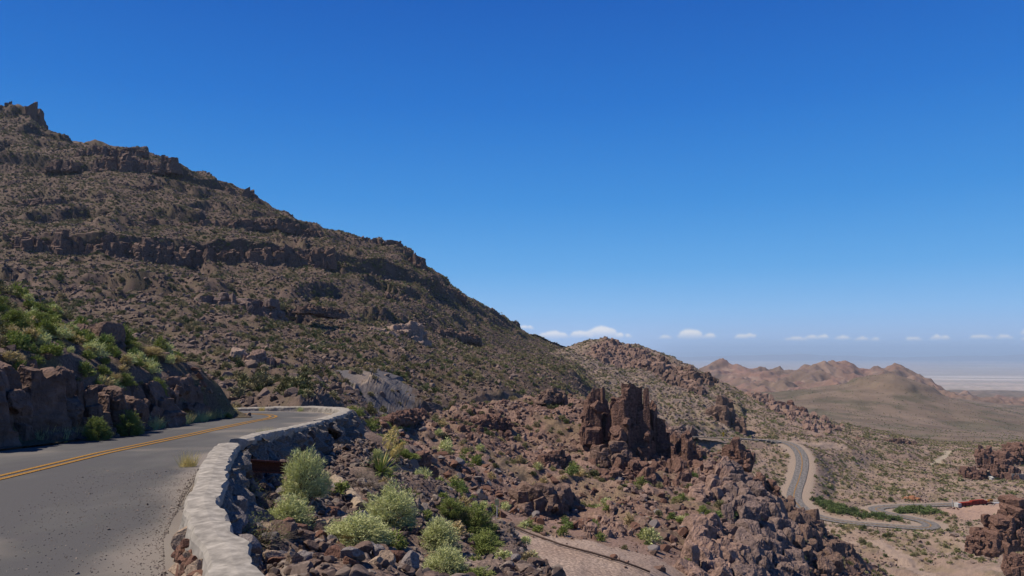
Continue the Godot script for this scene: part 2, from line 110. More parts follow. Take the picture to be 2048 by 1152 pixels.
# name, label, rock, foot line from, to, heights along it, thickness, block size
const CRAGS := [
	["rock_outcrop", "stepped brown ledges under the left pinnacle", "brown", Vector3(13.54, -17.39, -128.25), Vector3(19.42, -17.39, -128.25), [3.32, 5.14, 4.81, 3.32], 5.182, 1.982],
	["rock_outcrop", "small red knob below the ledges of the pinnacles", "red", Vector3(18.55, -18.03, -124.75), Vector3(21.88, -18.03, -124.75), [2.02, 3.06, 1.77], 3.215, 1.53],
	["rock_outcrop", "dark leaning crag low on the slope above the dirt wash", "brown", Vector3(2.16, -14.94, -77.5), Vector3(7.27, -16.13, -84.5), [2, 3.84, 4.82, 4.17, 2.18], 4.429, 1.6],
	["rock_outcrop", "small upright red fin on the slope left of the dark crag", "red", Vector3(1.45, -16.02, -109), Vector3(3.19, -15.81, -109), [2.11, 2.68, 1.41], 1.982, 1.053],
	["rock_outcrop", "narrow broken red fin between the dark crag and the pinnacles", "red", Vector3(4.86, -16.04, -112.5), Vector3(8.44, -15.31, -119.5), [1.82, 3.37, 3.09], 2.5, 1.275],
	["rock_outcrop", "red blocky rim on the crest beside the bend in the road", "red", Vector3(41.36, -23.43, -137), Vector3(46.55, -24.28, -137), [2.66, 4.61, 3.72], 3.952, 1.792],
	["rock_outcrop", "dark red crest rocks stepping down toward the valley road", "red", Vector3(46.25, -28.56, -135.25), Vector3(51.78, -29.39, -135.25), [3.5, 5.07, 2.62], 3.939, 1.897],
	["rock_outcrop", "brown toothed rocks at the lower right end of the hill", "brown", Vector3(52.77, -33.18, -137), Vector3(60.83, -37.1, -140.5), [3.37, 5.38, 4.09], 3.952, 1.904],
	["rock_outcrop", "red knobs on the crest below the roadside wall", "red", Vector3(43.71, -20.94, -165), Vector3(48.94, -20.95, -161.5), [3.2, 5.28, 2.61], 4.125, 1.753],
	["rock_outcrop", "low red reef of rock on the left part of the stony hill", "red", Vector3(-6.04, -10.98, -137), Vector3(-0.36, -10.87, -140.5), [1.06, 2.33, 1.45], 2.635, 1.12],
	["rock_outcrop", "dark red rock standing beside the flowering yucca", "red", Vector3(-6.12, -4.74, -46), Vector3(-5.09, -4.83, -46), [0.892, 1.64, 1.19], 1.6, 0.8],
	["rock_outcrop", "thin red reef running up the left flank of the stony hill", "red", Vector3(-15.92, -6.77, -102), Vector3(-14.47, -8.41, -130), [0.527, 1.2, 1.18], 2.429, 1.032],
	["rock_outcrop", "small dark rock step on the hill left of the pinnacles", "brown", Vector3(6.45, -7.92, -165), Vector3(11.45, -7.6, -168.5), [1.49, 2.37, 1.31], 2.75, 1.402],
	["rock_outcrop", "rounded tan boulder at the left end of the roadside outcrop", "tan", Vector3(-55.53, -1.48, -151), Vector3(-50.38, -1.77, -151), [3.71, 5.27, 3.9], 5.393, 3.438],
	["rock_outcrop", "row of broken tan blocks beside the rounded boulder", "pink", Vector3(-50.38, -1.77, -151), Vector3(-43.98, -2.1, -152.75), [4.1, 3.53, 3.74, 2.17], 5.393, 2.177],
	["rock_outcrop", "wide grey crag with shaded hollows in the middle of the mountain slope", "grey", Vector3(-109.7, 15.77, -277), Vector3(-95.62, 13.62, -277), [6.8, 9.85, 8.06], 9.033, 3.839],
	["rock_outcrop", "right half of the wide grey crag on the mountain slope", "grey", Vector3(-95.62, 13.62, -277), Vector3(-83.76, 13.4, -280.5), [7.88, 9.01, 7.25], 9.033, 3.583],
	["rock_outcrop", "tan jagged outcrop right of the mine dump", "tan", Vector3(-50.87, 6.18, -326), Vector3(-36.94, 6.27, -333), [7.38, 10.2, 9.62, 6.46], 9.226, 3.398],
	["rock_outcrop", "tan rib slanting down beside the jagged outcrop", "tan", Vector3(-57.92, 9.47, -313.75), Vector3(-46.22, 2.01, -301.5), [3.24, 5.17, 6.63], 6.122, 2.602],
	["cliff", "dark cliff at the far left of the lower cliff band", "brown", Vector3(-262.2, 49.44, -371.5), Vector3(-225.9, 49.44, -371.5), [9.08, 12.4, 9.08, 12.4, 9.08], 9.366, 4.511],
	["cliff", "dark cliff of the lower band above the left road", "brown", Vector3(-228, 48.9, -375), Vector3(-194.9, 49.02, -382), [9.62, 13.7, 10.2, 13.9, 9.8], 9.375, 4.516],
	["cliff", "shaded bend of the lower cliff band", "brown", Vector3(-196.6, 48.69, -385.5), Vector3(-168.3, 48.51, -392.5), [9.94, 11.1, 10.1, 7.46], 9.402, 4.076],
	["cliff", "brown cliff block jutting from the lower band", "brown", Vector3(-172.7, 47.44, -401.25), Vector3(-154.3, 47.5, -406.5), [7.35, 12.9, 9.87, 12.9, 7.45], 9.441, 4.093],
	["cliff", "long brown bluff at the middle of the lower band", "brown", Vector3(-155.7, 47.89, -410), Vector3(-127.9, 50.01, -424), [9.52, 14.5, 10.7, 14.7, 9.84], 9.462, 4.329],
	["cliff", "right end of the lower cliff band", "brown", Vector3(-129, 50.96, -427.5), Vector3(-103.1, 51.59, -438), [11, 11.8, 6.34, 11.9, 11.2], 9.5, 3.889],
	["cliff", "cliff step at the left end of the middle band", "brown", Vector3(-238.6, 77.47, -459), Vector3(-214.9, 74.99, -462.5), [7.85, 11.9, 6.75, 11.9, 7.91], 9.562, 3.915],
	["cliff", "thin ledge of the middle cliff band", "brown", Vector3(-218.7, 75.54, -466), Vector3(-178, 80.21, -483.5), [4.55, 7.15, 5.22, 7.28, 4.73], 7.979, 3.459],
	["cliff", "long ledge at the centre of the middle band", "brown", Vector3(-180.9, 80.78, -487), Vector3(-151.8, 83.69, -501), [5.35, 7.46, 5.43, 7.56, 5.51], 8.01, 3.472],
	["cliff", "ledge of the middle band close under the skyline", "brown", Vector3(-152.8, 83.6, -504.5), Vector3(-124.7, 76.98, -518.5), [5.55, 8.5, 5.62, 8.61, 5.7], 8.033, 3.482],
	["cliff", "dark flat-topped cliff on the skyline", "brown", Vector3(-128.1, 77.6, -532.5), Vector3(-101.8, 77.19, -550), [6.51, 9.79, 7.27, 9.95, 6.72], 9.682, 3.964],
	["cliff", "reddish end of the flat-topped skyline cliff", "brown", Vector3(-103.1, 76.21, -553.5), Vector3(-80.53, 75.95, -557), [8.11, 10.1, 6.78, 10.1, 8.17], 9.711, 3.742],
	["cliff", "bold square cliff standing out at the mountain edge", "brown", Vector3(-93.08, 58.06, -532.5), Vector3(-78.01, 57.73, -536), [9.11, 14.6, 12.4, 14.6, 9.17], 11.3, 4.663],
	["cliff", "right corner of the bold square cliff", "brown", Vector3(-78.71, 57.73, -536), Vector3(-61, 58.8, -539.5), [13.1, 15.5, 9.2, 15.6, 13.2], 11.3, 4.666],
	["cliff", "dark band of rock just under the upper skyline", "brown", Vector3(-319.5, 147.3, -558.75), Vector3(-275, 149.7, -571), [4.1, 7.69, 4.83, 7.77, 4.19], 9.717, 3.978],
	["cliff", "pale-topped upper cliff below the skyline band", "brown", Vector3(-298.7, 132.4, -546.5), Vector3(-275.3, 132.5, -550), [9.35, 15, 11.4, 15, 9.41], 11.32, 4.906],
	["cliff", "right half of the pale-topped upper cliff", "brown", Vector3(-275.3, 132.5, -550), Vector3(-245.9, 134.9, -557), [11.4, 12.6, 5.41, 12.7, 11.6], 11.32, 4.675],
	["cliff", "isolated dark block on the upper mountain", "brown", Vector3(-329, 132.2, -539.5), Vector3(-309.8, 131.5, -539.5), [4.61, 9.02, 3.95, 9.02, 4.61], 8.076, 4.201],
	["cliff", "great dark crag crowning the mountain", "brown", Vector3(-467.9, 193.6, -648), Vector3(-433.6, 192.2, -648), [15.8, 30.5, 26.1, 30.5, 15.8], 16.36, 7.685],
	["cliff", "overhanging end of the crowning crag", "brown", Vector3(-437.8, 192.2, -648), Vector3(-407.1, 192.2, -648), [26.1, 30.5, 17.4, 30.5, 26.1], 16.36, 7.094],
	["rock_outcrop", "skyline rocks below the crowning crag", "brown", Vector3(-381.7, 174.5, -634), Vector3(-354.5, 169.3, -630.5), [3.87, 7.7, 3.86, 7.68, 3.85], 8.17, 4.014],
	["cliff", "small dark cliff on the right skyline of the upper mountain", "brown", Vector3(-246.2, 133, -592), Vector3(-232.5, 130.7, -592), [6.51, 9.9, 3.62, 9.9, 6.51], 8.132, 3.76],
	["cliff", "stepped skyline cliff above the middle band", "brown", Vector3(-224, 116.1, -578), Vector3(-191.4, 113.8, -578), [6.36, 12.3, 7.77, 12.3, 6.36], 9.742, 3.988],
	["cliff", "dark rocks scattered below the bold cliff", "brown", Vector3(-105.9, 38.14, -448.5), Vector3(-83.84, 35.74, -455.5), [3.29, 7.53, 3.87, 7.59, 3.34], 7.952, 3.447],
	["cliff", "left group of dark rocks below the lower band", "brown", Vector3(-120.4, 39.24, -427.5), Vector3(-104.6, 38.14, -431), [2.61, 5.86, 3.15, 5.89, 2.63], 7.917, 3.203],
	["cliff", "dark ledge left of the bold cliff", "brown", Vector3(-104.1, 50.68, -480), Vector3(-87.88, 51.14, -497.5), [2.93, 7.36, 3.58, 7.5, 3.04], 8, 3.468],
	["rock_outcrop", "dark ledge between the lower and middle bands", "brown", Vector3(-198.2, 66.52, -438), Vector3(-173.7, 66.3, -448.5), [2.14, 4.69, 2.17, 4.75, 2.19], 7.935, 3.21],
	["rock_outcrop", "low ledge above the middle band on the left", "brown", Vector3(-295.6, 90.82, -459), Vector3(-266.5, 90.94, -466), [2.24, 4.9, 2.83, 4.94, 2.28], 7.969, 3.454],
	["rock_outcrop", "dark ledge under the isolated block", "brown", Vector3(-334.5, 112.4, -508), Vector3(-305.2, 111.9, -515), [3.1, 6.2, 3.12, 6.24, 3.15], 8.038, 3.717],
	["rock_outcrop", "broken ledge below the pale-topped cliff", "brown", Vector3(-269.9, 112.6, -518.5), Vector3(-239, 112, -525.5), [2.53, 6.33, 3.19, 6.37, 2.57], 8.051, 3.49],
	["rock_outcrop", "short dark ledge above the stepped skyline cliff", "brown", Vector3(-261.3, 125.9, -550), Vector3(-236.7, 123.8, -560.5), [2.69, 5.88, 2.71, 5.94, 2.74], 8.088, 3.506],
	["rock_outcrop", "rock step on the lower left slope", "brown", Vector3(-156.2, 22.69, -266.5), Vector3(-144.3, 21.98, -273.5), [1.3, 3.26, 1.65, 3.31, 1.34], 5.989, 2.38],
	["rock_outcrop", "rock step left of the wide grey crag", "brown", Vector3(-133.6, 20.56, -273.5), Vector3(-117.3, 19.72, -277), [1.34, 2.92, 1.68, 2.94, 1.35], 6.011, 2.389],
	["cliff", "brown rocks right of the wide grey crag", "brown", Vector3(-79.85, 18.34, -291), Vector3(-65.88, 16.75, -305), [1.42, 4.03, 1.82, 4.13, 1.49], 6.062, 2.409],
	["rock_outcrop", "brown rocks high on the right slope", "brown", Vector3(-70.72, 29.96, -413.5), Vector3(-52.17, 28.2, -438), [2.02, 5.1, 2.08, 5.25, 2.14], 6.313, 2.737],
	["rock_outcrop", "purplish ledge low on the right slope", "brown", Vector3(-38.43, 11.78, -413.5), Vector3(-18.37, 8.49, -445), [2.02, 4.48, 2.1, 4.65, 2.17], 6.313, 2.737],
	["rock_outcrop", "dark ledge rocks on the mountain edge under the bold cliff", "brown", Vector3(-59.36, 51.16, -525.5), Vector3(-34.02, 39.71, -558.75), [2.57, 4.87, 2.65, 5.02, 2.73], 6.448, 3.028],
	["rock_outcrop", "broken pink rocks on the right side of the dome", "pink", Vector3(86.99, -16.21, -599), Vector3(118.3, -18.27, -592), [8.52, 13.1, 11.5], 13.02, 6.088],
	["rock_outcrop", "square brown knob on the right skyline below the dome", "brown", Vector3(131.5, -21.04, -567.5), Vector3(148.6, -23.57, -567.5), [11, 12.5, 8.07], 9.729, 4.686],
	["rock_outcrop", "brown blocks on the shoulder below the square knob", "brown", Vector3(112.1, -31.25, -523.75), Vector3(128.9, -32.23, -518.5), [8.13, 11.5, 10.1], 9.669, 4.383],
	["rock_outcrop", "dark roadside cliff with a black shadow behind the yellow sign", "brown", Vector3(111.8, -41.94, -459), Vector3(122, -44.62, -448.5), [11.9, 18.2, 20.9], 12.75, 5.148],
	["rock_outcrop", "right edge of the dark roadside cliff", "brown", Vector3(121.5, -44.62, -448.5), Vector3(133.5, -45.93, -445), [20.9, 21.4, 9.78], 12.72, 4.867],
	["rock_outcrop", "grey cut face beside the upper bend of the valley road", "grey", Vector3(83.45, -40.96, -413.5), Vector3(97.17, -41.48, -413.5), [3.74, 4.81, 3.74], 6.313, 3.22],
	["rock_outcrop", "pink slabs at the top of the ridge above the valley road", "pink", Vector3(187.8, -36.36, -628.75), Vector3(204.9, -41.72, -620), [7.32, 8.88, 7.21], 9.799, 4.442],
	["rock_outcrop", "red rocks on the crest of the ridge", "red", Vector3(216.5, -41.27, -630.5), Vector3(235.1, -48.18, -627), [4.89, 7.32, 5.67], 9.801, 4.443],
	["rock_outcrop", "brown boulders ending the ridge above the side track", "brown", Vector3(217.8, -53.48, -553.5), Vector3(226.7, -56.69, -541.25), [5.72, 7.08, 4.2], 8.092, 3.852],
	["rock_outcrop", "dark rocks low on the slope beyond the bend", "brown", Vector3(218.8, -57.08, -515), Vector3(225.5, -59.76, -497.5), [3.33, 5.89, 3.86], 6.438, 3.557],
	["rock_outcrop", "small dark ledge on the valley slope", "brown", Vector3(253.5, -58.75, -532.5), Vector3(273.8, -60.1, -532.5), [2.07, 3.1, 2.07], 6.455, 3.292],
	["rock_outcrop", "red crag with a sheer shaded side above the mine", "red", Vector3(255.5, -59.05, -431), Vector3(263.4, -60.43, -427.5), [9.75, 12.8, 8.29], 9.507, 2.694],
	["rock_outcrop", "red rocks stepping down from the sheer crag", "red", Vector3(252.8, -60.97, -413.5), Vector3(262.5, -64.22, -406.5), [6.95, 8.48, 6.31], 9.469, 2.549],
	["rock_outcrop", "red knoll at the right edge of the valley", "red", Vector3(283.4, -61.43, -453.75), Vector3(305.1, -61.43, -453.75), [6.45, 9.97, 11.1], 12.74, 2.842],
	["rock_outcrop", "low red rocks left of the sheer crag", "red", Vector3(243, -62.57, -424), Vector3(248.7, -63.33, -417), [3.29, 4.89, 5.39], 7.91, 3.227],
	["rock_outcrop", "orange rock cut beside the lower road", "orange", Vector3(171.6, -64.2, -343.5), Vector3(179.8, -64.63, -343.5), [3.11, 4.44, 3.55], 4.642, 2.63],
	["rock_outcrop", "red bluff at the right edge above the bottom corner", "red", Vector3(108.6, -41.82, -179), Vector3(118.2, -40.72, -179), [3.47, 7.17, 10.6], 8.391, 1.902],
	["rock_outcrop", "red boulders at the foot of the right-hand bluff", "red", Vector3(104.9, -43.02, -182.5), Vector3(109.6, -42.92, -179), [2.6, 4.67, 4.17], 7.019, 1.432],
	["rock_outcrop", "red rocks in the bottom right corner", "red", Vector3(102.4, -42.94, -165), Vector3(107.3, -42.97, -161.5), [2.35, 4.22, 5.74], 6.875, 1.402],
	["rock_outcrop", "dark rock face at the left edge beside the road", "brown", Vector3(-13.62, -0.32, -17.2), Vector3(-12.93, -0.25, -20.2), [2.28, 2.42, 2.45], 1.2, 0.95],
	["rock_outcrop", "dark shaded rock face behind the roadside bushes", "brown", Vector3(-13.13, -0.21, -20.4), Vector3(-12.9, -0.26, -22.6), [2.44, 2.47, 2.34], 1.2, 0.95],
	["rock_outcrop", "low broken rock face between the two roadside bushes", "brown", Vector3(-13.13, -0.26, -23), Vector3(-13.26, -0.37, -26.2), [1.93, 1.67, 1.22], 1.2, 0.7],
	["rock_outcrop", "lower rock face of the cut bank behind the grass", "brown", Vector3(-13.29, -0.37, -26.2), Vector3(-12.96, -0.48, -29.2), [1.19, 1.52, 1.7], 1.2, 0.8],
	["rock_outcrop", "rock nose of the cut bank where the road bends away", "brown", Vector3(-13.4, -0.53, -30.2), Vector3(-13.29, -0.65, -34.4), [1.8, 1.8, 1.54, 0.623], 1.4, 0.9],
	["rock_outcrop", "split dark boulder on top of the cut bank", "brown", Vector3(-16.82, 2.47, -30.2), Vector3(-15.56, 2.28, -31), [0.82, 1.3, 1.15, 0.401], 1.4, 0.8],
]
# label, rock, columns: foot, width, height
const PINNACLES := [
	["red-brown left pinnacle with a blunt broken top above the slope", "red", [[Vector3(13.99, -13.65, -137), 3.19, 9.12], [Vector3(16.15, -13.9, -139.1), 3.01, 9.83], [Vector3(17.93, -13.05, -137), 2.48, 7.35], [Vector3(14.99, -14.77, -139.1), 3.19, 7.17], [Vector3(12.93, -13.91, -137), 1.77, 6.55]]],
	["tallest dark red rock tower, deeply cleft on its shaded side", "red", [[Vector3(19.18, -19.11, -133.5), 3.28, 14.2], [Vector3(21.37, -19.96, -135.6), 3.8, 15.9], [Vector3(22.83, -19.28, -133.5), 2.76, 15], [Vector3(24.14, -19.11, -135.6), 1.9, 12.1], [Vector3(19.85, -20.2, -133.5), 3.62, 10.3], [Vector3(18.44, -20.13, -135.6), 2.59, 8.11]]],
	["short rounded red tower beside the tallest rock tower", "red", [[Vector3(25.54, -19.22, -135.25), 2.45, 10.1], [Vector3(24.8, -19.73, -137.35), 1.92, 8.22], [Vector3(26.83, -19.05, -135.25), 1.75, 7.52]]],
	["slanting red spire at the right end of the pinnacle row", "red", [[Vector3(29.7, -20.73, -131.75), 2.21, 9.96], [Vector3(28.72, -21.51, -133.85), 2.55, 9.2], [Vector3(26.93, -20.97, -131.75), 2.04, 7.32], [Vector3(30.93, -21.09, -133.85), 1.36, 7.58]]],
]
# kind, label, foot, width, height
const ROCK_FIELDS := [
	["pinkish jointed slabs under the slanting spire", "pink", [Vector2(26.9, -120.7), Vector2(36.2, -136.9), Vector2(34.9, -122.1), Vector2(24.5, -103.0)], 60, 1.43, "hill"],
	["brown upright slabs of the hill shoulder", "grey", [Vector2(33.7, -130.3), Vector2(39.4, -133.0), Vector2(40.0, -121.1), Vector2(26.0, -96.3)], 80, 1.76, "hill"],
	["broken slabs lower on the hill shoulder", "grey", [Vector2(28.2, -99.8), Vector2(42.2, -126.5), Vector2(38.9, -108.8), Vector2(24.5, -81.5)], 80, 1.82, "hill"],
	["pale pinkish bluff at the lower edge of the picture", "pink", [Vector2(18.4, -82.8), Vector2(25.3, -93.9), Vector2(21.5, -74.8), Vector2(13.5, -61.0)], 64, 1.43, "hill"],
	["brown bluff with a dark shaded end below the broken slabs", "grey", [Vector2(23.5, -83.6), Vector2(37.9, -108.1), Vector2(32.8, -90.7), Vector2(19.7, -68.7)], 80, 1.76, "hill"],
	["scree of pale stones above the wash pipe", "pink", [Vector2(5.9, -74.7), Vector2(11.9, -87.1), Vector2(11.3, -73.0), Vector2(6.5, -66.5)], 60, 0.52, "hill"],
	["red broken rock under the pinnacles", "red", [Vector2(13.7, -137.8), Vector2(35.6, -152.5), Vector2(31.0, -123.0), Vector2(11.8, -105.9)], 120, 1.43, "hill"],
	["brown craggy end of the stony hill", "brown", [Vector2(45.7, -135.6), Vector2(52.1, -140.5), Vector2(63.5, -142.7), Vector2(36.6, -97.5)], 110, 1.56, "hill"],
	["red broken rock on the left of the stony hill", "red", [Vector2(-13.4, -128.0), Vector2(-1.5, -172.0), Vector2(5.6, -155.5), Vector2(-6.9, -115.5)], 70, 0.91, "hill"],
	["rounded pink rock of the domed summit", "pink", [Vector2(55.7, -613.8), Vector2(75.8, -649.7), Vector2(113.3, -637.1), Vector2(101.0, -590.7)], 120, 2.99, "saddle"],
	["brown rock on the right shoulder of the dome", "brown", [Vector2(101.0, -590.7), Vector2(117.1, -635.7), Vector2(149.1, -578.7), Vector2(119.8, -496.9)], 110, 2.99, "saddle"],
	["pink bouldery slabs halfway down the valley ridge", "pink", [Vector2(188.4, -630.6), Vector2(212.2, -641.7), Vector2(249.9, -587.1), Vector2(182.8, -464.8)], 130, 3.12, "valley"],
]
const MARKS := [
	["the yucca with the flower stalk", Vector3(-4.25, -1.81, -25.5)],
	["the rusty beam", Vector3(-4.62, 0.1, -15)],
	["the pale log", Vector3(-3.71, -1.07, -17.5)],
	["the tall grey-green bush", Vector3(-4.11, -0.77, -15.6)],
	["the low pale bush", Vector3(-3.5, -0.52, -12.4)],
	["the wide yellow-green bush", Vector3(-2.66, -0.96, -13.2)],
	["the round pale bush", Vector3(-2.66, -1.6, -17.4)],
	["the pale bush at the slope edge", Vector3(-1.61, -1.92, -17.2)],
	["the small tan bush", Vector3(-2.55, -0.89, -12.4)],
	["the brink above the wash", Vector3(-0.96, -2.47, -20)],
	["the near parapet's bottom end", Vector3(-2.31, 0.37, -7)],
	["the near parapet's far end", Vector3(-5.12, 0.39, -14.5)],
	["the middle parapet", Vector3(-6.23, -0.23, -23)],
	["the bend of the far parapet", Vector3(-7.9, -1.01, -37)],
	["the tallest rock tower", Vector3(21.19, -16.77, -135.25)],
	["the left pinnacle", Vector3(15.61, -11.14, -138.75)],
	["the slanting spire", Vector3(28.56, -18.75, -131.75)],
	["the short red tower", Vector3(25.49, -16.77, -135.25)],
	["the dark leaning crag", Vector3(4.66, -15.57, -81)],
	["the stepped brown ledges", Vector3(16.4, -17.39, -128.25)],
	["the wash pipe", Vector3(5.9, -13.11, -60)],
	["the marker post", Vector3(-1.24, -12.03, -65.25)],
	["the low red reef", Vector3(-3.02, -10.88, -138.75)],
	["the upright red fin", Vector3(2.29, -15.88, -109)],
	["the brown upright slabs", Vector3(35.57, -20.81, -123)],
	["the broken slabs", Vector3(35.97, -23.73, -112.5)],
	["the pale pinkish bluff", Vector3(21.09, -19.88, -84.5)],
	["the red rock by the yucca", Vector3(-5.62, -4.74, -46)],
	["the rock step on the hill", Vector3(8.66, -7.81, -166.75)],
	["the hill's left crest", Vector3(-13.27, -9.37, -144)],
	["the hill's lower right end", Vector3(53.3, -30.22, -137)],
	["the middle of the stony slope", Vector3(10.02, -13.34, -124.75)],
	["the hill's left foot", Vector3(-9.19, -9.87, -88)],
	["the split boulder", Vector3(-16.2, 2.38, -30.5)],
	["the rock nose", Vector3(-13.63, 0.98, -34)],
	["the left edge of the bank", Vector3(-17.2, 3.1, -26)],
	["the notch in the bank", Vector3(-13.58, 0.89, -27)],
	["the shaded rock face", Vector3(-13.99, 2.26, -23)],
	["the yucca on the bank", Vector3(-14.47, 1.44, -35)],
	["the hairpin thicket's upper end", Vector3(127, -57.78, -310.25)],
	["the hairpin thicket's middle", Vector3(131.3, -59.85, -298)],
	["the hairpin thicket's lower end", Vector3(141.9, -59.84, -292.75)],
	["the lower hairpin island", Vector3(157.5, -60.12, -308.5)],
]
const SHRUBS := [
	["sage", "tall grey-green bush in front of the rusty beam", Vector3(-3.77, -0.52, -14.3), 0.871, 1.19],
	["sage", "low pale bush below the rusty beam, nearest the parapet", Vector3(-3.61, -0.61, -12.8), 0.877, 0.774],
	["sage", "wide yellow-green bush over the lower end of the pale log", Vector3(-2.43, -0.9, -12.5), 1.09, 0.682],
	["sage", "round pale green bush, fullest on the rubble slope", Vector3(-2.42, -1.25, -15.8), 1.14, 1.04],
	["sage", "pale bush at the right edge of the rubble slope", Vector3(-1.43, -1.47, -15.3), 0.934, 0.845],
	["sage", "lower pale bush just under the one at the slope edge", Vector3(-0.82, -0.57, -9.9), 0.579, 0.546],
	["tan", "small tan dry bush below the wide yellow-green bush", Vector3(-2.53, -0.86, -12.3), 0.496, 0.377],
	["olive", "dark green bush in the hollow right of the yucca", Vector3(-4.58, -3.36, -34), 1.3, 0.95],
	["olive", "bright green bush under the red rock by the yucca", Vector3(-4.05, -3.65, -35), 1.4, 1],
	["sage", "small pale bush behind the yucca", Vector3(-5.14, -2.01, -30), 0.556, 0.667],
	["olive", "olive bush on the brink above the dirt wash", Vector3(-1.07, -2.99, -22.2), 1.05, 0.944],
	["olive", "dark olive bush at the bottom of the slope brink", Vector3(-0.61, -2.3, -17.3), 0.884, 0.651],
	["olive", "yellowish bush spilling over the brink beside the wash", Vector3(-0.19, -2.75, -18.6), 0.854, 0.569],
	["olive", "olive bush touching the lower edge beside the wash", Vector3(-0.48, -0.57, -9.7), 0.532, 0.355],
	["tan", "tan bush halfway down the brink of the slope", Vector3(-1.39, -2.64, -22.2), 0.723, 0.568],
	["olive", "small olive bush near the far brink", Vector3(-1.66, -2.42, -22.1), 0.812, 0.631],
	["twig", "dark thorny bush in the shade of the near parapet", Vector3(-4.6, -0.54, -13.3), 1.04, 1.11],
	["twig", "low thorny bush at the foot of the near parapet", Vector3(-3.18, -0.29, -10), 0.696, 0.633],
	["twig", "dead grey twigs beside the round pale bush", Vector3(-3.41, -1.11, -18.6), 0.817, 0.454],
	["twig", "grey twigs below the yucca", Vector3(-4.24, -1.31, -22.1), 0.769, 0.528],
	["olive", "dark green bush at the foot of the shaded rock face", Vector3(-11.75, -0.2, -22.2), 0.7, 0.8],
	["olive", "lit green bush between the rock face and the road", Vector3(-11.87, -0.33, -24.2), 0.85, 0.95],
	["olive", "bright green bush on the upper left bank", Vector3(-16.02, 2.77, -24.6), 1.2, 1],
	["olive", "yellow-green bush at the left edge of the bank", Vector3(-17.55, 3.27, -26), 1.3, 1.1],
	["olive", "green bush high on the left bank", Vector3(-16.87, 3.33, -27.5), 1, 0.7],
	["tan", "tan brush mound left of the split boulder", Vector3(-15.59, 2.44, -26.6), 1.2, 0.7],
	["olive", "green bush on the notch of the cut bank", Vector3(-13.57, 0.72, -27), 0.8, 0.75],
	["tan", "tan grass clump on the notch of the cut bank", Vector3(-13.64, 1.08, -26.6), 0.6, 0.5],
	["olive", "hanging green bush on the shaded rock nose", Vector3(-13.28, 0.6, -29.2), 0.7, 0.9],
	["tan", "tan brush on the crest above the rock nose", Vector3(-14.92, 1.97, -32), 1.2, 0.6],
	["olive", "green brush on the crest right of the split boulder", Vector3(-15.59, 2.04, -31.6), 1.1, 0.6],
	["olive", "small green bush at the corner of the rock nose", Vector3(-12.59, -0.48, -34.4), 0.6, 0.55],
]


func _ready() -> void:
	rng.seed = 7
	set_noise()
	make_camera_and_light()
	make_materials()
	make_shapes()
	make_terrain()
	make_roads()
	make_parapets()
	make_pinnacles()
	make_crags()
	make_rock_fields()
	make_near_things()
	make_valley_things()
	scatter_all()


# ---------------------------------------------------------------- camera, sky, sun

func make_camera_and_light() -> void:
	var cam := Camera3D.new()
	cam.name = "camera"
	cam.position = Vector3(0, EYE, 0)
	cam.rotation.x = atan(128.0 / 1547.0)
	cam.fov = rad_to_deg(2.0 * atan(576.0 / 1547.0))
	cam.near = 0.1
	cam.far = 150000.0
	add_child(cam)
	var env := Environment.new()
	env.background_mode = Environment.BG_SKY
	env.tonemap_mode = Environment.TONE_MAPPER_LINEAR
	env.tonemap_exposure = 1.4
	env.sdfgi_enabled = true
	env.ssao_enabled = true
	env.ssil_enabled = true
	env.fog_enabled = true
	env.fog_density = 0.000042
	env.fog_light_color = Color(0.78, 0.89, 1.0)
	var sky := Sky.new()
	var pan := PanoramaSkyMaterial.new()
	pan.panorama = sky_texture()
	sky.sky_material = pan
	env.sky = sky
	env.background_energy_multiplier = 0.69
	var we := WorldEnvironment.new()
	we.name = "world_environment"
	we.environment = env
	add_child(we)
	var sun := DirectionalLight3D.new()
	sun.name = "sun"
	sun.light_color = Color(1.0, 0.955, 0.89)
	sun.light_energy = 1.5
	sun.light_angular_distance = 0.53
	sun.shadow_enabled = true
	sun.basis = Basis.looking_at(Vector3(0.57, -0.81, 0.05).normalized(), Vector3.UP)
	add_child(sun)


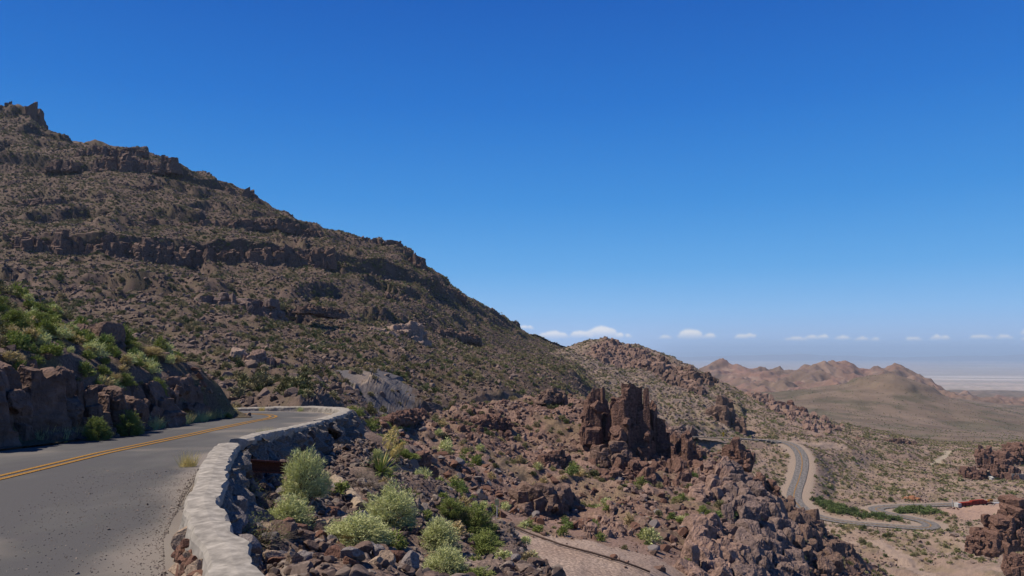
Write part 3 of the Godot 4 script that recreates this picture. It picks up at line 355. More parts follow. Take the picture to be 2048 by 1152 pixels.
func sky_texture() -> ImageTexture:
	# air by height, and a ring of small fair-weather clouds low over the horizon
	var w := 4096
	var h := 2048
	var im := Image.create_empty(w, h, false, Image.FORMAT_RGB8)
	var at := [-90.0, -1.0, 0.0, 1.2, 3.0, 6.0, 11.0, 18.0, 26.0, 45.0, 90.0]
	var tone := [Color8(150, 130, 118), Color8(168, 186, 222), Color8(172, 196, 234), Color8(166, 198, 240), Color8(140, 192, 243), Color8(100, 172, 236), Color8(64, 146, 224), Color8(38, 118, 208), Color8(25, 95, 188), Color8(17, 70, 154), Color8(13, 55, 128)]
	var rows := []
	for r in h:
		var el := 90.0 - (r + 0.5) / h * 180.0
		var k := 0
		while k < at.size() - 2 and el > at[k + 1]:
			k += 1
		var c: Color = tone[k].lerp(tone[k + 1], clampf((el - at[k]) / (at[k + 1] - at[k]), 0, 1))
		rows.append(c)
		im.fill_rect(Rect2i(0, r, w, 1), c)
	var list := CLOUDS.duplicate(true)
	for k in 84:                      # the same belt of clouds all round
		var az := 34.5 + k * 3.45 + rng.randf_range(-1.2, 1.2)
		list.append([az, rng.randf_range(0.9, 1.6), rng.randf_range(0.5, 2.2), rng.randf_range(0.25, 0.7)])
	var px := w / 360.0
	for cl in list:
		var puffs := []
		var n := int(9 + cl[2] * 12)
		for i in n:
			var t := rng.randf_range(-0.5, 0.5)
			var top: float = cl[3] * (1.0 - 3.0 * t * t) * rng.randf_range(0.45, 1.0)
			puffs.append([cl[0] + t * cl[2], cl[1] - cl[3] * 0.5 + top * 0.55, maxf(top * 0.55, 0.09) * rng.randf_range(0.8, 1.3)])
		var x0 := floori((cl[0] - cl[2] * 0.8) * px)
		var x1 := ceili((cl[0] + cl[2] * 0.8) * px)
		var y0 := int((90.0 - cl[1] - cl[3] * 1.2) * px)
		var y1 := int((90.0 - cl[1] + cl[3] * 1.6) * px)
		for y in range(y0, y1 + 1):
			for x in range(x0, x1 + 1):
				var az := x / px
				var el := 90.0 - y / px
				var dens := 0.0
				for q in puffs:
					var dx: float = (az - q[0]) / (q[2] * 1.25)
					var dy: float = (el - q[1]) / q[2]
					if dy < 0.0:
						dy *= 0.9
					dens += exp(-2.2 * (dx * dx + dy * dy))
				dens += fine.get_noise_2d(az * 900.0, el * 900.0) * 0.35
				var low: float = clampf((el - (cl[1] - cl[3] * 0.75)) / (cl[3] * 0.8), 0, 1)
				var cover := smoothstep(0.30, 1.0, dens) * (0.25 + 0.75 * low)
				if cover <= 0.0:
					continue
				var xx := posmod(x, w)
				var body := Color8(214, 216, 232).lerp(Color8(248, 246, 246), low)
				im.set_pixel(xx, y, im.get_pixel(xx, y).lerp(body, cover))
	return ImageTexture.create_from_image(im)


# ---------------------------------------------------------------- noise, materials, shapes

func set_noise() -> void:
	for n in [[coarse, 11, 0.02, 4], [fine, 23, 0.25, 3], [ridged, 5, 0.01, 4]]:
		n[0].noise_type = FastNoiseLite.TYPE_SIMPLEX_SMOOTH
		n[0].seed = n[1]
		n[0].frequency = n[2]
		n[0].fractal_type = FastNoiseLite.FRACTAL_FBM
		n[0].fractal_octaves = n[3]
	ridged.fractal_type = FastNoiseLite.FRACTAL_RIDGED
	cells.noise_type = FastNoiseLite.TYPE_CELLULAR
	cells.seed = 3
	cells.frequency = 0.3
	cells.cellular_return_type = FastNoiseLite.RETURN_DISTANCE


func noise_texture(seed_: int, freq: float, octaves: int, lo: float, hi: float, kind := FastNoiseLite.TYPE_SIMPLEX_SMOOTH, tint := Color.WHITE) -> NoiseTexture2D:
	var n := FastNoiseLite.new()
	n.noise_type = kind
	n.seed = seed_
	n.frequency = freq
	n.fractal_type = FastNoiseLite.FRACTAL_FBM
	n.fractal_octaves = octaves
	n.fractal_gain = 0.6
	var t := NoiseTexture2D.new()
	t.width = 512
	t.height = 512
	t.seamless = true
	t.noise = n
	var g := Gradient.new()
	g.set_color(0, Color(lo, lo * (0.5 + 0.5 * tint.g), lo * (0.5 + 0.5 * tint.b)))
	g.set_color(1, Color(hi, hi, hi))
	t.color_ramp = g
	return t


func lin(r: float, g: float, b: float) -> Color:
	return Color(r, g, b).linear_to_srgb()


func surface(called: String, albedo: Color, tex: Texture2D = null, size := 1.0, relief: Texture2D = null, depth := 1.0, by_vertex := false, rough := 0.95) -> StandardMaterial3D:
	var m := StandardMaterial3D.new()
	m.resource_name = called
	m.albedo_color = albedo
	m.roughness = rough
	m.metallic_specular = 0.25
	m.vertex_color_use_as_albedo = by_vertex
	m.cull_mode = BaseMaterial3D.CULL_DISABLED
	if tex or relief:
		m.uv1_triplanar = true
		m.uv1_world_triplanar = true
		m.uv1_scale = Vector3.ONE / size
		m.albedo_texture = tex
	if relief:
		m.heightmap_enabled = true
		m.heightmap_texture = relief
		m.heightmap_scale = depth
	mats[called] = m
	return m


func make_materials() -> void:
	var grain := noise_texture(1, 0.03, 5, 0.45, 1.0)
	var mottled := noise_texture(2, 0.012, 5, 0.50, 1.0)
	var speck := noise_texture(4, 0.16, 3, 0.60, 1.0)
	var stains := noise_texture(21, 0.009, 5, 0.62, 1.0)
	var faint := noise_texture(31, 0.012, 5, 0.74, 1.0)
	var bumps := noise_texture(9, 0.02, 6, 0.0, 1.0)
	var cracks := noise_texture(12, 0.02, 4, 0.0, 1.0, FastNoiseLite.TYPE_CELLULAR)
	surface("soil", Color.WHITE, grain, 5.0, bumps, 2.0, true)
	surface("near_soil", Color.WHITE, grain, 1.6, bumps, 4.0, true)
	surface("far_soil", Color.WHITE, faint, 420.0, null, 1.0, true)
	surface("asphalt", Color.WHITE, speck, 0.55, speck, 0.5, true, 0.9)
	surface("valley_asphalt", lin(0.24, 0.22, 0.205), mottled, 9.0)
	surface("yellow_paint", lin(0.46, 0.24, 0.045), grain, 0.6, null, 1.0, false, 0.8)
	surface("concrete", lin(0.385, 0.35, 0.305), stains, 1.1, bumps, 0.12)
	surface("masonry", lin(0.30, 0.26, 0.23), grain, 0.8, bumps, 5.0)
	for r in [["red", 0.165, 0.096, 0.074, 4.0, 16.0], ["brown", 0.17, 0.112, 0.088, 5.0, 14.0], ["pink", 0.25, 0.165, 0.132, 5.0, 14.0], ["grey", 0.19, 0.136, 0.118, 4.0, 14.0], ["tan", 0.34, 0.245, 0.19, 4.0, 10.0], ["orange", 0.36, 0.17, 0.09, 4.0, 10.0]]:
		surface("rock_" + r[0], lin(r[1] * 1.5, r[2] * 1.5, r[3] * 1.5), mottled, r[4], bumps, r[5])
	surface("loose_rock", Color.WHITE, grain, 1.5, null, 1.0, true)
	surface("stone_red", lin(0.26, 0.14, 0.10), grain, 0.5, bumps, 1.5)
	surface("stone_tan", lin(0.50, 0.37, 0.27), grain, 0.5, bumps, 1.5)
	surface("stone_grey", lin(0.30, 0.26, 0.25), grain, 0.5, bumps, 1.5)
	surface("stone_brown", lin(0.22, 0.15, 0.12), grain, 0.5, bumps, 1.5)
	surface("foliage", Color.WHITE, null, 1.0, null, 1.0, true, 0.85)
	for s in [["sage", 0.40, 0.41, 0.20], ["olive", 0.16, 0.185, 0.055], ["tan", 0.36, 0.28, 0.15], ["twig", 0.16, 0.13, 0.10], ["green", 0.13, 0.17, 0.055], ["yucca", 0.12, 0.15, 0.05], ["straw", 0.50, 0.40, 0.17]]:
		var m := surface("leaf_" + s[0], lin(s[1], s[2], s[3]), null, 1.0, null, 1.0, false, 0.8)
		m.backlight_enabled = true
		m.backlight = lin(s[1] * 0.35, s[2] * 0.4, s[3] * 0.25)
	surface("bark", lin(0.20, 0.15, 0.11), grain, 0.3)
	surface("rust", lin(0.13, 0.042, 0.034), grain, 0.5, bumps, 0.6, false, 0.8)
	surface("log", lin(0.46, 0.36, 0.26), mottled, 0.6, bumps, 1.2)
	surface("pipe_steel", lin(0.10, 0.07, 0.06), grain, 0.5)
	surface("sign_yellow", lin(0.75, 0.47, 0.02))
	surface("sign_black", lin(0.02, 0.02, 0.02))
	surface("galvanised", lin(0.35, 0.35, 0.35), null, 1.0, null, 1.0, false, 0.5)
	surface("red_paint", lin(0.42, 0.06, 0.03), grain, 1.5)
	surface("white_paint", lin(0.72, 0.72, 0.70), grain, 2.0)
	surface("amber_paint", lin(0.5, 0.25, 0.06), grain, 2.0)


func mesh_of(v: PackedVector3Array, m: Material, index := PackedInt32Array(), colors := PackedColorArray(), normals := PackedVector3Array()) -> ArrayMesh:
	var arr := []
	arr.resize(Mesh.ARRAY_MAX)
	arr[Mesh.ARRAY_VERTEX] = v
	if index.size():
		arr[Mesh.ARRAY_INDEX] = index
	if colors.size():
		arr[Mesh.ARRAY_COLOR] = colors
	if normals.size():
		arr[Mesh.ARRAY_NORMAL] = normals
	var am := ArrayMesh.new()
	am.add_surface_from_arrays(Mesh.PRIMITIVE_TRIANGLES, arr)
	if m:
		am.surface_set_material(0, m)
	return am


func numbered(called: String) -> String:
	if not taken.has(called):
		taken[called] = 0
		return called
	taken[called] += 1
	return "%s_%03d" % [called, taken[called]]


func part(called: String, mesh: Mesh, parent: Node3D, at := Transform3D.IDENTITY, m: Material = null) -> MeshInstance3D:
	var o := MeshInstance3D.new()
	o.name = called
	o.mesh = mesh
	o.transform = at
	if m:
		o.material_override = m
	parent.add_child(o, true)
	return o


func tag(o: Node3D, label: String, category: String, group := "") -> void:
	o.set_meta("label", label)
	o.set_meta("category", category)
	if group:
		o.set_meta("group", group)


func thing(called: String, label: String, category: String, at: Vector3, group := "") -> Node3D:
	var o := Node3D.new()
	o.name = numbered(called)
	o.position = at
	add_child(o)
	tag(o, label, category, group)
	return o


func lone(called: String, mesh: Mesh, at := Transform3D.IDENTITY, m: Material = null) -> MeshInstance3D:
	return part(numbered(called), mesh, self, at, m)


func setting(called: String, mesh: Mesh, m: Material = null) -> MeshInstance3D:
	var o := lone(called, mesh, Transform3D.IDENTITY, m)
	o.set_meta("kind", "structure")
	return o


func icosphere(level: int) -> Array:
	if ico.has(level):
		return ico[level]
	var p := PackedVector3Array()
	var f := PackedInt32Array()
	if level == 0:
		var g := (1.0 + sqrt(5.0)) / 2.0
		for q in [[-1, g, 0], [1, g, 0], [-1, -g, 0], [1, -g, 0], [0, -1, g], [0, 1, g], [0, -1, -g], [0, 1, -g], [g, 0, -1], [g, 0, 1], [-g, 0, -1], [-g, 0, 1]]:
			p.append(Vector3(q[0], q[1], q[2]).normalized())
		f = PackedInt32Array([0, 5, 11, 0, 1, 5, 0, 7, 1, 0, 10, 7, 0, 11, 10, 1, 9, 5, 5, 4, 11, 11, 2, 10, 10, 6, 7, 7, 8, 1, 3, 4, 9, 3, 2, 4, 3, 6, 2, 3, 8, 6, 3, 9, 8, 4, 5, 9, 2, 11, 4, 6, 10, 2, 8, 7, 6, 9, 1, 8])
	else:
		var low: Array = icosphere(level - 1)
		p = low[0].duplicate()
		var old: PackedInt32Array = low[1]
		var mid := {}
		for i in range(0, old.size(), 3):
			var m := [0, 0, 0]
			for k in 3:
				var a: int = old[i + k]
				var b: int = old[i + (k + 1) % 3]
				var key := Vector2i(mini(a, b), maxi(a, b))
				if not mid.has(key):
					mid[key] = p.size()
					p.append((p[a] + p[b]).normalized())
				m[k] = mid[key]
			f.append_array(PackedInt32Array([old[i], m[0], m[2], old[i + 1], m[1], m[0], old[i + 2], m[2], m[1], m[0], m[1], m[2]]))
	ico[level] = [p, f]
	return ico[level]


func random_dir() -> Vector3:
	var z := rng.randf_range(-1, 1)
	var t := rng.randf() * TAU
	var r := sqrt(1 - z * z)
	return Vector3(r * cos(t), z, r * sin(t))


func angular_rock(level: int, planes: int, boxy: float, wear: float, least := 0.62) -> ArrayMesh:
	# a ball cut by planes: the joints of broken volcanic rock
	var cut := []
	for ax in [Vector3.RIGHT, Vector3.UP, Vector3.BACK]:
		for s in [-1.0, 1.0]:
			cut.append([(ax * s + random_dir() * boxy).normalized(), rng.randf_range(least, 0.85)])
	for i in planes:
		cut.append([random_dir(), rng.randf_range(least + 0.06, 0.98)])
	var sphere: Array = icosphere(level)
	var src: PackedVector3Array = sphere[0]
	var v := PackedVector3Array()
	var off := random_dir() * 40.0
	for d in src:
		var r := 1.1
		for c in cut:
			var k: float = d.dot(c[0])
			if k > 0.05:
				r = minf(r, c[1] / k)
		var q: Vector3 = d * r
		r += fine.get_noise_3dv((q + off) * 6.0) * wear + fine.get_noise_3dv((q + off) * 22.0) * wear * 0.45
		v.append(d * r)
	return mesh_of(v, null, sphere[1])


func jointed_column(setbacks: float) -> ArrayMesh:
	# a pillar of rock bounded by upright joint planes that step back at their own heights; radius about 0.5, height 1, foot at 0
	var planes := []
	var n := rng.randi_range(5, 8)
	for k in n:
		var steps := []
		for q in 3:
			steps.append([rng.randf_range(0.2, 0.97), rng.randf_range(0.0, setbacks) * float(rng.randf() < 0.7)])
		planes.append([TAU * (k + rng.randf_range(-0.35, 0.35)) / n, rng.randf_range(0.36, 0.5), steps, rng.randf_range(-0.15, 0.02)])
	var around := 44
	var rings := 30
	var off := random_dir() * 60.0
	var lean := Vector3(rng.randf_range(-0.10, 0.10), 0, rng.randf_range(-0.10, 0.10))
	var dip := Vector2(rng.randf_range(-0.3, 0.3), rng.randf_range(-0.3, 0.3))
	var v := PackedVector3Array()
	var idx := PackedInt32Array()
	for i in rings + 1:
		var y := i / float(rings)
		for k in around:
			var th := TAU * k / around
			var r := 0.6
			for p in planes:
				var c := cos(th - p[0])
				if c > 0.1:
					var d: float = p[1] + p[3] * y
					for s in p[2]:
						if y > s[0]:
							d -= s[1]
					r = minf(r, maxf(d, 0.10) / c)
			var q := Vector3(cos(th) * r, y, sin(th) * r)
			r *= 1.0 + fine.get_noise_3dv((q + off) * Vector3(9, 7, 9)) * 0.14 + fine.get_noise_3dv((q + off) * Vector3(30, 22, 30)) * 0.09
			if i == rings:
				r *= 0.5
			var top := y * (1.0 + (cos(th) * dip.x + sin(th) * dip.y) * r * 1.2) + fine.get_noise_3dv((q + off) * 12.0) * 0.05 * y
			v.append(Vector3(cos(th) * r, top - (0.03 if i == rings else 0.0), sin(th) * r) + lean * y)
			if i:
				var a := (i - 1) * around + k
				var b := (i - 1) * around + (k + 1) % around
				idx.append_array(PackedInt32Array([a, a + around, b, b, a + around, b + around]))
	var apex := v.size()
	var mid := Vector3.ZERO
	for k in around:
		mid += v[rings * around + k]
	v.append(mid / around + Vector3.UP * 0.01)
	for k in around:
		idx.append_array(PackedInt32Array([apex, rings * around + (k + 1) % around, rings * around + k]))
	return mesh_of(v, null, idx)


func make_shapes() -> void:
	for i in 14:
		columns.append(jointed_column(0.11 + 0.012 * i))
	for i in 16:
		blocks.append(angular_rock(4, 9, 0.30, 0.085))
	for i in 8:
		pebbles.append(angular_rock(3 if i < 4 else 2, 3, 0.6, 0.02, 0.36))
	for i in 12:
		shards.append(angular_rock(4, 4, 0.6, 0.035, 0.34))


func tube(v: PackedVector3Array, a: Vector3, b: Vector3, ra: float, rb: float, sides := 4) -> void:
	var d := (b - a).normalized()
	var s := d.cross(Vector3.UP if absf(d.y) < 0.9 else Vector3.RIGHT).normalized()
	var t := d.cross(s)
	for i in sides:
		var p0 := s * cos(TAU * i / sides) + t * sin(TAU * i / sides)
		var p1 := s * cos(TAU * (i + 1) / sides) + t * sin(TAU * (i + 1) / sides)
		v.append_array(PackedVector3Array([a + p0 * ra, b + p0 * rb, a + p1 * ra, a + p1 * ra, b + p0 * rb, b + p1 * rb]))
		if sides > 4:
			v.append_array(PackedVector3Array([a, a + p0 * ra, a + p1 * ra, b, b + p1 * rb, b + p0 * rb]))


func blade(v: PackedVector3Array, at: Vector3, dir: Vector3, long: float, wide: float) -> void:
	var s := dir.cross(random_dir()).normalized() * wide * 0.5
	v.append_array(PackedVector3Array([at - s, at + dir * long, at + s]))


func box(v: PackedVector3Array, c: Vector3, s: Vector3, b := Basis.IDENTITY) -> void:
	var h := s * 0.5
	for ax in 3:
		for sg in [-1.0, 1.0]:
			var n := Vector3.ZERO
			n[ax] = sg
			var u := Vector3.ZERO
			u[(ax + 1) % 3] = 1.0
			var w := n.cross(u)
			var q := [n - u - w, n - u + w, n + u + w, n + u - w]
			for k in [0, 1, 2, 0, 2, 3]:
				v.append(c + b * (q[k] * h))


func bush_mesh(stems: int, leaves: int, leaf_long: float, leaf_wide: float, spread := 1.0) -> Array:
	# unit bush: radius 0.5, height 1; [foliage, stems]
	var v := PackedVector3Array()
	var w := PackedVector3Array()
	var lobes := []
	for i in 7:
		lobes.append([random_dir(), rng.randf_range(-0.34, 0.22)])
	for i in stems:
		var d := random_dir()
		d.y = absf(d.y) * 1.1 - 0.12
		var reach := rng.randf_range(0.72, 1.04)
		for l in lobes:
			reach += maxf(0.0, d.dot(l[0]) - 0.4) * l[1] * 2.0
		var tip := Vector3(d.x * 0.5, 0.12 + maxf(d.y, -0.06) * 0.86, d.z * 0.5) * reach
		var bend := Vector3(tip.x * 0.30, tip.y * 0.55, tip.z * 0.30)
		var at := Vector3(rng.randf_range(-0.04, 0.04), -0.05, rng.randf_range(-0.04, 0.04))
		if i % 2 == 0:
			tube(w, at, bend, 0.014, 0.009, 3)
			tube(w, bend, tip, 0.009, 0.003, 3)
		for k in leaves:
			var t := 0.42 + 0.60 * sqrt(rng.randf())
			var q := bend.lerp(tip, clampf((t - 0.3) / 0.7, 0, 1.05)) + random_dir() * 0.075 * spread
			var dir := ((tip - bend).normalized() * 0.7 + random_dir() * 0.75 + Vector3.UP * 0.25).normalized()
			blade(v, q, dir, leaf_long * rng.randf_range(0.6, 1.3), leaf_wide)
	return [v, w]


# ---------------------------------------------------------------- terrain

func at_column(row: Array, a: float) -> Vector2:
	# depth and height of a feature line where x / depth = a
	var n := row.size()
	var pa: float = row[0].x / -row[0].z
	if a <= pa:
		return Vector2(-row[0].z, row[0].y)
	for i in range(1, n):
		var p: Vector3 = row[i]
		var qa := p.x / -p.z
		if a <= qa:
			var t := (a - pa) / maxf(qa - pa, 1e-6)
			var o: Vector3 = row[i - 1]
			return Vector2(lerpf(-o.z, -p.z, t), lerpf(o.y, p.y, t))
		pa = qa
	return Vector2(-row[n - 1].z, row[n - 1].y)


func loft(rows: Array, a0: float, a1: float, nc: int, subs: Array, height: Callable) -> Dictionary:
	# a surface through the feature lines, near to far
	var pos := PackedVector3Array()
	var nr := 1
	for s in subs:
		nr += s
	pos.resize(nc * nr)
	for c in nc:
		var a := lerpf(a0, a1, c / (nc - 1.0))
		var prof := []
		for r in rows:
			prof.append(at_column(r, a))
		var k := 0
		for i in rows.size() - 1:
			var p: Vector2 = prof[i]
			var q: Vector2 = prof[i + 1]
			var m0: float = (q.y - p.y) if i == 0 else (q.y - prof[i - 1].y) * 0.5
			var m1: float = (q.y - p.y) if i == rows.size() - 2 else (prof[i + 2].y - p.y) * 0.5
			var n: int = subs[i]
			for j in (n + 1 if i == rows.size() - 2 else n):
				var t := j / float(n)
				var d := lerpf(p.x, q.x, t)
				var y := lerpf(p.y, q.y, t)
				var soft := clampf(cubic_interpolate(p.y, q.y, p.y - m0, q.y + m1, t), minf(p.y, q.y), maxf(p.y, q.y))
				y = lerpf(y, soft, 0.4)
				var x := a * d
				pos[k * nc + c] = Vector3(x, height.call(x, -d, y), -d)
				k += 1
	return {"pos": pos, "nc": nc, "nr": nr, "a0": a0, "a1": a1}


func ground(s: Dictionary, x: float, z: float) -> float:
	var nc: int = s.nc
	var f := clampf((x / -z - s.a0) / (s.a1 - s.a0) * (nc - 1), 0, nc - 1.001)
	var c := int(f)
	f -= c
	var pos: PackedVector3Array = s.pos
	var lo := 0
	var hi: int = s.nr - 1
	while hi - lo > 1:
		var m := (lo + hi) / 2
		if -lerpf(pos[m * nc + c].z, pos[m * nc + c + 1].z, f) < -z:
			lo = m
		else:
			hi = m
	var za := lerpf(pos[lo * nc + c].z, pos[lo * nc + c + 1].z, f)
	var zb := lerpf(pos[hi * nc + c].z, pos[hi * nc + c + 1].z, f)
	return lerpf(lerpf(pos[lo * nc + c].y, pos[lo * nc + c + 1].y, f), lerpf(pos[hi * nc + c].y, pos[hi * nc + c + 1].y, f), clampf((z - za) / minf(zb - za, -1e-4), 0, 1))


func terrain_mesh(s: Dictionary, m: Material, tint: Callable) -> ArrayMesh:
	var pos: PackedVector3Array = s.pos
	var nc: int = s.nc
	var nr: int = s.nr
	var nor := PackedVector3Array()
	nor.resize(pos.size())
	var col := PackedColorArray()
	col.resize(pos.size())
	var idx := PackedInt32Array()
	idx.resize((nc - 1) * (nr - 1) * 6)
	var w := 0
	for r in nr:
		for c in nc:
			var i := r * nc + c
			var dx := pos[i + (1 if c < nc - 1 else 0)] - pos[i - (1 if c > 0 else 0)]
			var dz := pos[i + (nc if r < nr - 1 else 0)] - pos[i - (nc if r > 0 else 0)]
			var n := dx.cross(dz).normalized()
			nor[i] = n if n.y >= 0.0 else -n
			col[i] = tint.call(pos[i], nor[i])
			if c < nc - 1 and r < nr - 1:
				idx[w] = i
				idx[w + 1] = i + nc
				idx[w + 2] = i + nc + 1
				idx[w + 3] = i
				idx[w + 4] = i + nc + 1
				idx[w + 5] = i + 1
				w += 6
	s.nor = nor
	return mesh_of(pos, m, idx, col, nor)


func to_line(x: float, z: float, line: Array) -> Vector2:
	# distance to a line on the ground, and the line's height there
	var best := Vector2(1e9, 0)
	for i in line.size() - 1:
		var a: Vector3 = line[i]
		var b: Vector3 = line[i + 1]
		var ux := b.x - a.x
		var uz := b.z - a.z
		var t := clampf(((x - a.x) * ux + (z - a.z) * uz) / (ux * ux + uz * uz), 0, 1)
		var dx := x - a.x - ux * t
		var dz := z - a.z - uz * t
		var d := dx * dx + dz * dz
		if d < best.x:
			best = Vector2(d, lerpf(a.y, b.y, t))
	best.x = sqrt(best.x)
	return best


func smooth_line(pts: Array, step: float) -> PackedVector3Array:
	var out := PackedVector3Array()
	for i in pts.size() - 1:
		var p0: Vector3 = pts[maxi(i - 1, 0)]
		var p1: Vector3 = pts[i]
		var p2: Vector3 = pts[i + 1]
		var p3: Vector3 = pts[mini(i + 2, pts.size() - 1)]
		var n := maxi(1, int(p1.distance_to(p2) / step))
		for k in n:
			out.append(p1.cubic_interpolate(p2, p0, p3, k / float(n)))
	out.append(pts[pts.size() - 1])
	return out


func col_of(u: float) -> float:
	return (u - 1024.0) / 1547.0


func mountain_y(x: float, z: float, y: float) -> float:
	if y > -4.0 and y < 12.0 and in_poly(Vector3(x, y, z), TAILINGS):
		return y + fine.get_noise_2d(x, z) * 0.2
	if y > 6.0:
		# benches and risers of the old lava flows
		var k := y / 21.0 + coarse.get_noise_2d(x * 0.5 + 900, z * 0.5) * 1.1
		var fr := k - floorf(k)
		var amp := clampf(0.16 + coarse.get_noise_2d(x * 0.9, z * 0.9 + 400) * 1.1, 0.0, 0.42) * smoothstep(6.0, 22.0, y)
		y += (floorf(k) + smoothstep(0.42, 0.58, fr) - k) * 21.0 * amp
	return y + coarse.get_noise_2d(x, z) * 3.0 + (ridged.get_noise_2d(x * 2.2, z * 2.2) - 0.3) * 1.6 + fine.get_noise_2d(x, z) * 0.55


func hill_y(x: float, z: float, y: float) -> float:
	var wash := smoothstep(67.0, 84.0, -z)
	return y + (coarse.get_noise_2d(x * 2.0, z * 2.0) * 1.5 + (ridged.get_noise_2d(x * 7.0, z * 7.0) - 0.3) * 1.0 + fine.get_noise_2d(x * 1.6, z * 1.6) * 0.35) * (0.15 + 0.85 * wash)


func saddle_y(x: float, z: float, y: float) -> float:
	return cut_for_road(x, z, y + coarse.get_noise_2d(x * 1.3, z * 1.3) * 3.0 + (ridged.get_noise_2d(x * 3, z * 3) - 0.3) * 2.0 + fine.get_noise_2d(x, z) * 0.6)


func valley_y(x: float, z: float, y: float) -> float:
	return cut_for_road(x, z, y + coarse.get_noise_2d(x * 1.2, z * 1.2) * 2.2 + (ridged.get_noise_2d(x * 3, z * 3) - 0.3) * 1.2 + fine.get_noise_2d(x, z) * 0.35)


func cut_for_road(x: float, z: float, y: float) -> float:
	if z < -520.0 or z > -230.0:
		return y
	var r := to_line(x, z, LOWER_ROAD)
	if r.x < 16.0:
		return lerpf(r.y - 0.25, y, smoothstep(4.6, 16.0, r.x))
	return y


func road_y(d: float) -> float:
	var k := [0.0, 2.05, 7.0, 2.1, 13.0, 2.2, 18.0, 2.35, 25.0, 2.65, 31.7, 2.85, 36.0, 3.0, 48.0, 3.15]
	for i in range(2, k.size(), 2):
		if d <= k[i]:
			return EYE - lerpf(k[i - 1], k[i + 1], clampf((d - k[i - 2]) / (k[i] - k[i - 2]), 0, 1))
	return EYE - 3.15


func wall_x(z: float) -> float:
	var pts := PARAPET_NEAR + PARAPET_MID + PARAPET_FAR.slice(1, 4)
	if z > pts[0].z:
		return pts[0].x + (z - pts[0].z) * 0.35
	for i in range(1, pts.size()):
		if z > pts[i].z:
			var t: float = (z - pts[i - 1].z) / (pts[i].z - pts[i - 1].z)
			return lerpf(pts[i - 1].x, pts[i].x, t)
	return pts[pts.size() - 1].x


func outside_wall(x: float, z: float) -> float:
	# metres beyond the parapet's centre line on the valley side
	if z < -36.9:
		return maxf(x + 7.9, -40.9 - z)
	return x - wall_x(z)


func beyond_brink(x: float, z: float) -> float:
	# metres past the edge where the rubble slope falls off to the wash
	var k := [[8.0, 0.9], [-3.0, 0.7], [-14.0, 0.55], [-18.0, 0.4], [-26.5, -0.3], [-28.0, -1.5], [-30.5, -3.0], [-34.0, -4.2], [-41.0, -5.4], [-60.0, -7.0]]
	for i in range(1, k.size()):
		if z > k[i][0]:
			return x - lerpf(k[i - 1][1], k[i][1], clampf((z - k[i - 1][0]) / (k[i][0] - k[i - 1][0]), 0, 1))
	return x + 7.0


func near_y(x: float, z: float) -> float:
	var out := outside_wall(x, z)
	var ry := road_y(-z)
	if out < -0.12:
		return ry - 0.02 + fine.get_noise_2d(x, z) * 0.012
	var sum := 0.0
	var wsum := 0.0
	for g: Vector3 in GULLY:
		var dx := x - g.x
		var dz := z - g.z
		var w := dx * dx + dz * dz + 0.3
		w = 1.0 / (w * w)
		sum += g.y * w
		wsum += w
	var brink := beyond_brink(x, z)
	var y := sum / wsum - 1.05 * maxf(0.0, brink) - 0.25 * minf(brink * brink, 9.0) * float(brink > 0.0)
	y = maxf(y, minf(sum / wsum, -17.0)) + coarse.get_noise_2d(x * 14, z * 14) * 0.28 + fine.get_noise_2d(x * 6, z * 6) * 0.10
	if out < 0.3:
		return lerpf(ry - 0.3, minf(y, ry - 0.3), clampf((out + 0.12) / 0.42, 0, 1))
	return y


func tint_soil(p: Vector3, n: Vector3, a: Color, b: Color, scrub: Color) -> Color:
	var k := coarse.get_noise_2d(p.x * 1.7 + 300, p.z * 1.7) * 1.3 + 0.5
	var g := fine.get_noise_2d(p.x * 0.35, p.z * 0.35 + 90) * 1.2 + coarse.get_noise_2d(p.x * 4 - 500, p.z * 4)
	var c := a.lerp(b, clampf(k, 0, 1))
	return c.lerp(scrub, clampf(g + 0.15, 0, 0.75))


func in_poly(p: Vector3, poly: Array) -> bool:
	var inside := false
	var j := poly.size() - 1
	for i in poly.size():
		var a: Vector2 = poly[i]
		var b: Vector2 = poly[j]
		if (a.y > p.z) != (b.y > p.z) and p.x < (b.x - a.x) * (p.z - a.y) / (b.y - a.y) + a.x:
			inside = not inside
		j = i
	return inside


func tint_mountain(p: Vector3, n: Vector3) -> Color:
	var c := tint_soil(p, n, Color(0.165, 0.116, 0.09), Color(0.225, 0.157, 0.124), Color(0.15, 0.119, 0.07))
	var q := p + Vector3(fine.get_noise_2d(p.x, p.z), 0, fine.get_noise_2d(p.z, p.x)) * 4.0
	if in_poly(q, TAILINGS):
		var s := fine.get_noise_2d(p.x * 0.5, p.z * 0.08)
		return Color(0.21, 0.19, 0.185).lerp(Color(0.38, 0.30, 0.24), clampf(s * 2.0, 0, 1))
	return c


func tint_hill(p: Vector3, n: Vector3) -> Color:
	var c := tint_soil(p, n, Color(0.285, 0.175, 0.135), Color(0.37, 0.245, 0.192), Color(0.25, 0.185, 0.115))
	if p.z > -65.5 + fine.get_noise_2d(p.x * 2, p.z * 2) * 1.5 and p.y < -8.0:
		c = Color(0.52, 0.39, 0.31).lerp(Color(0.42, 0.30, 0.235), clampf(coarse.get_noise_2d(p.x * 9, p.z * 9) + 0.4, 0, 1))
	return c


func bare_rock(p: Vector3, sheet: String) -> bool:
	# inside one of the rock fields of that hill
	for g in ROCK_FIELDS:
		if g[5] == sheet and in_poly(p, g[2]):
			return true
	return false


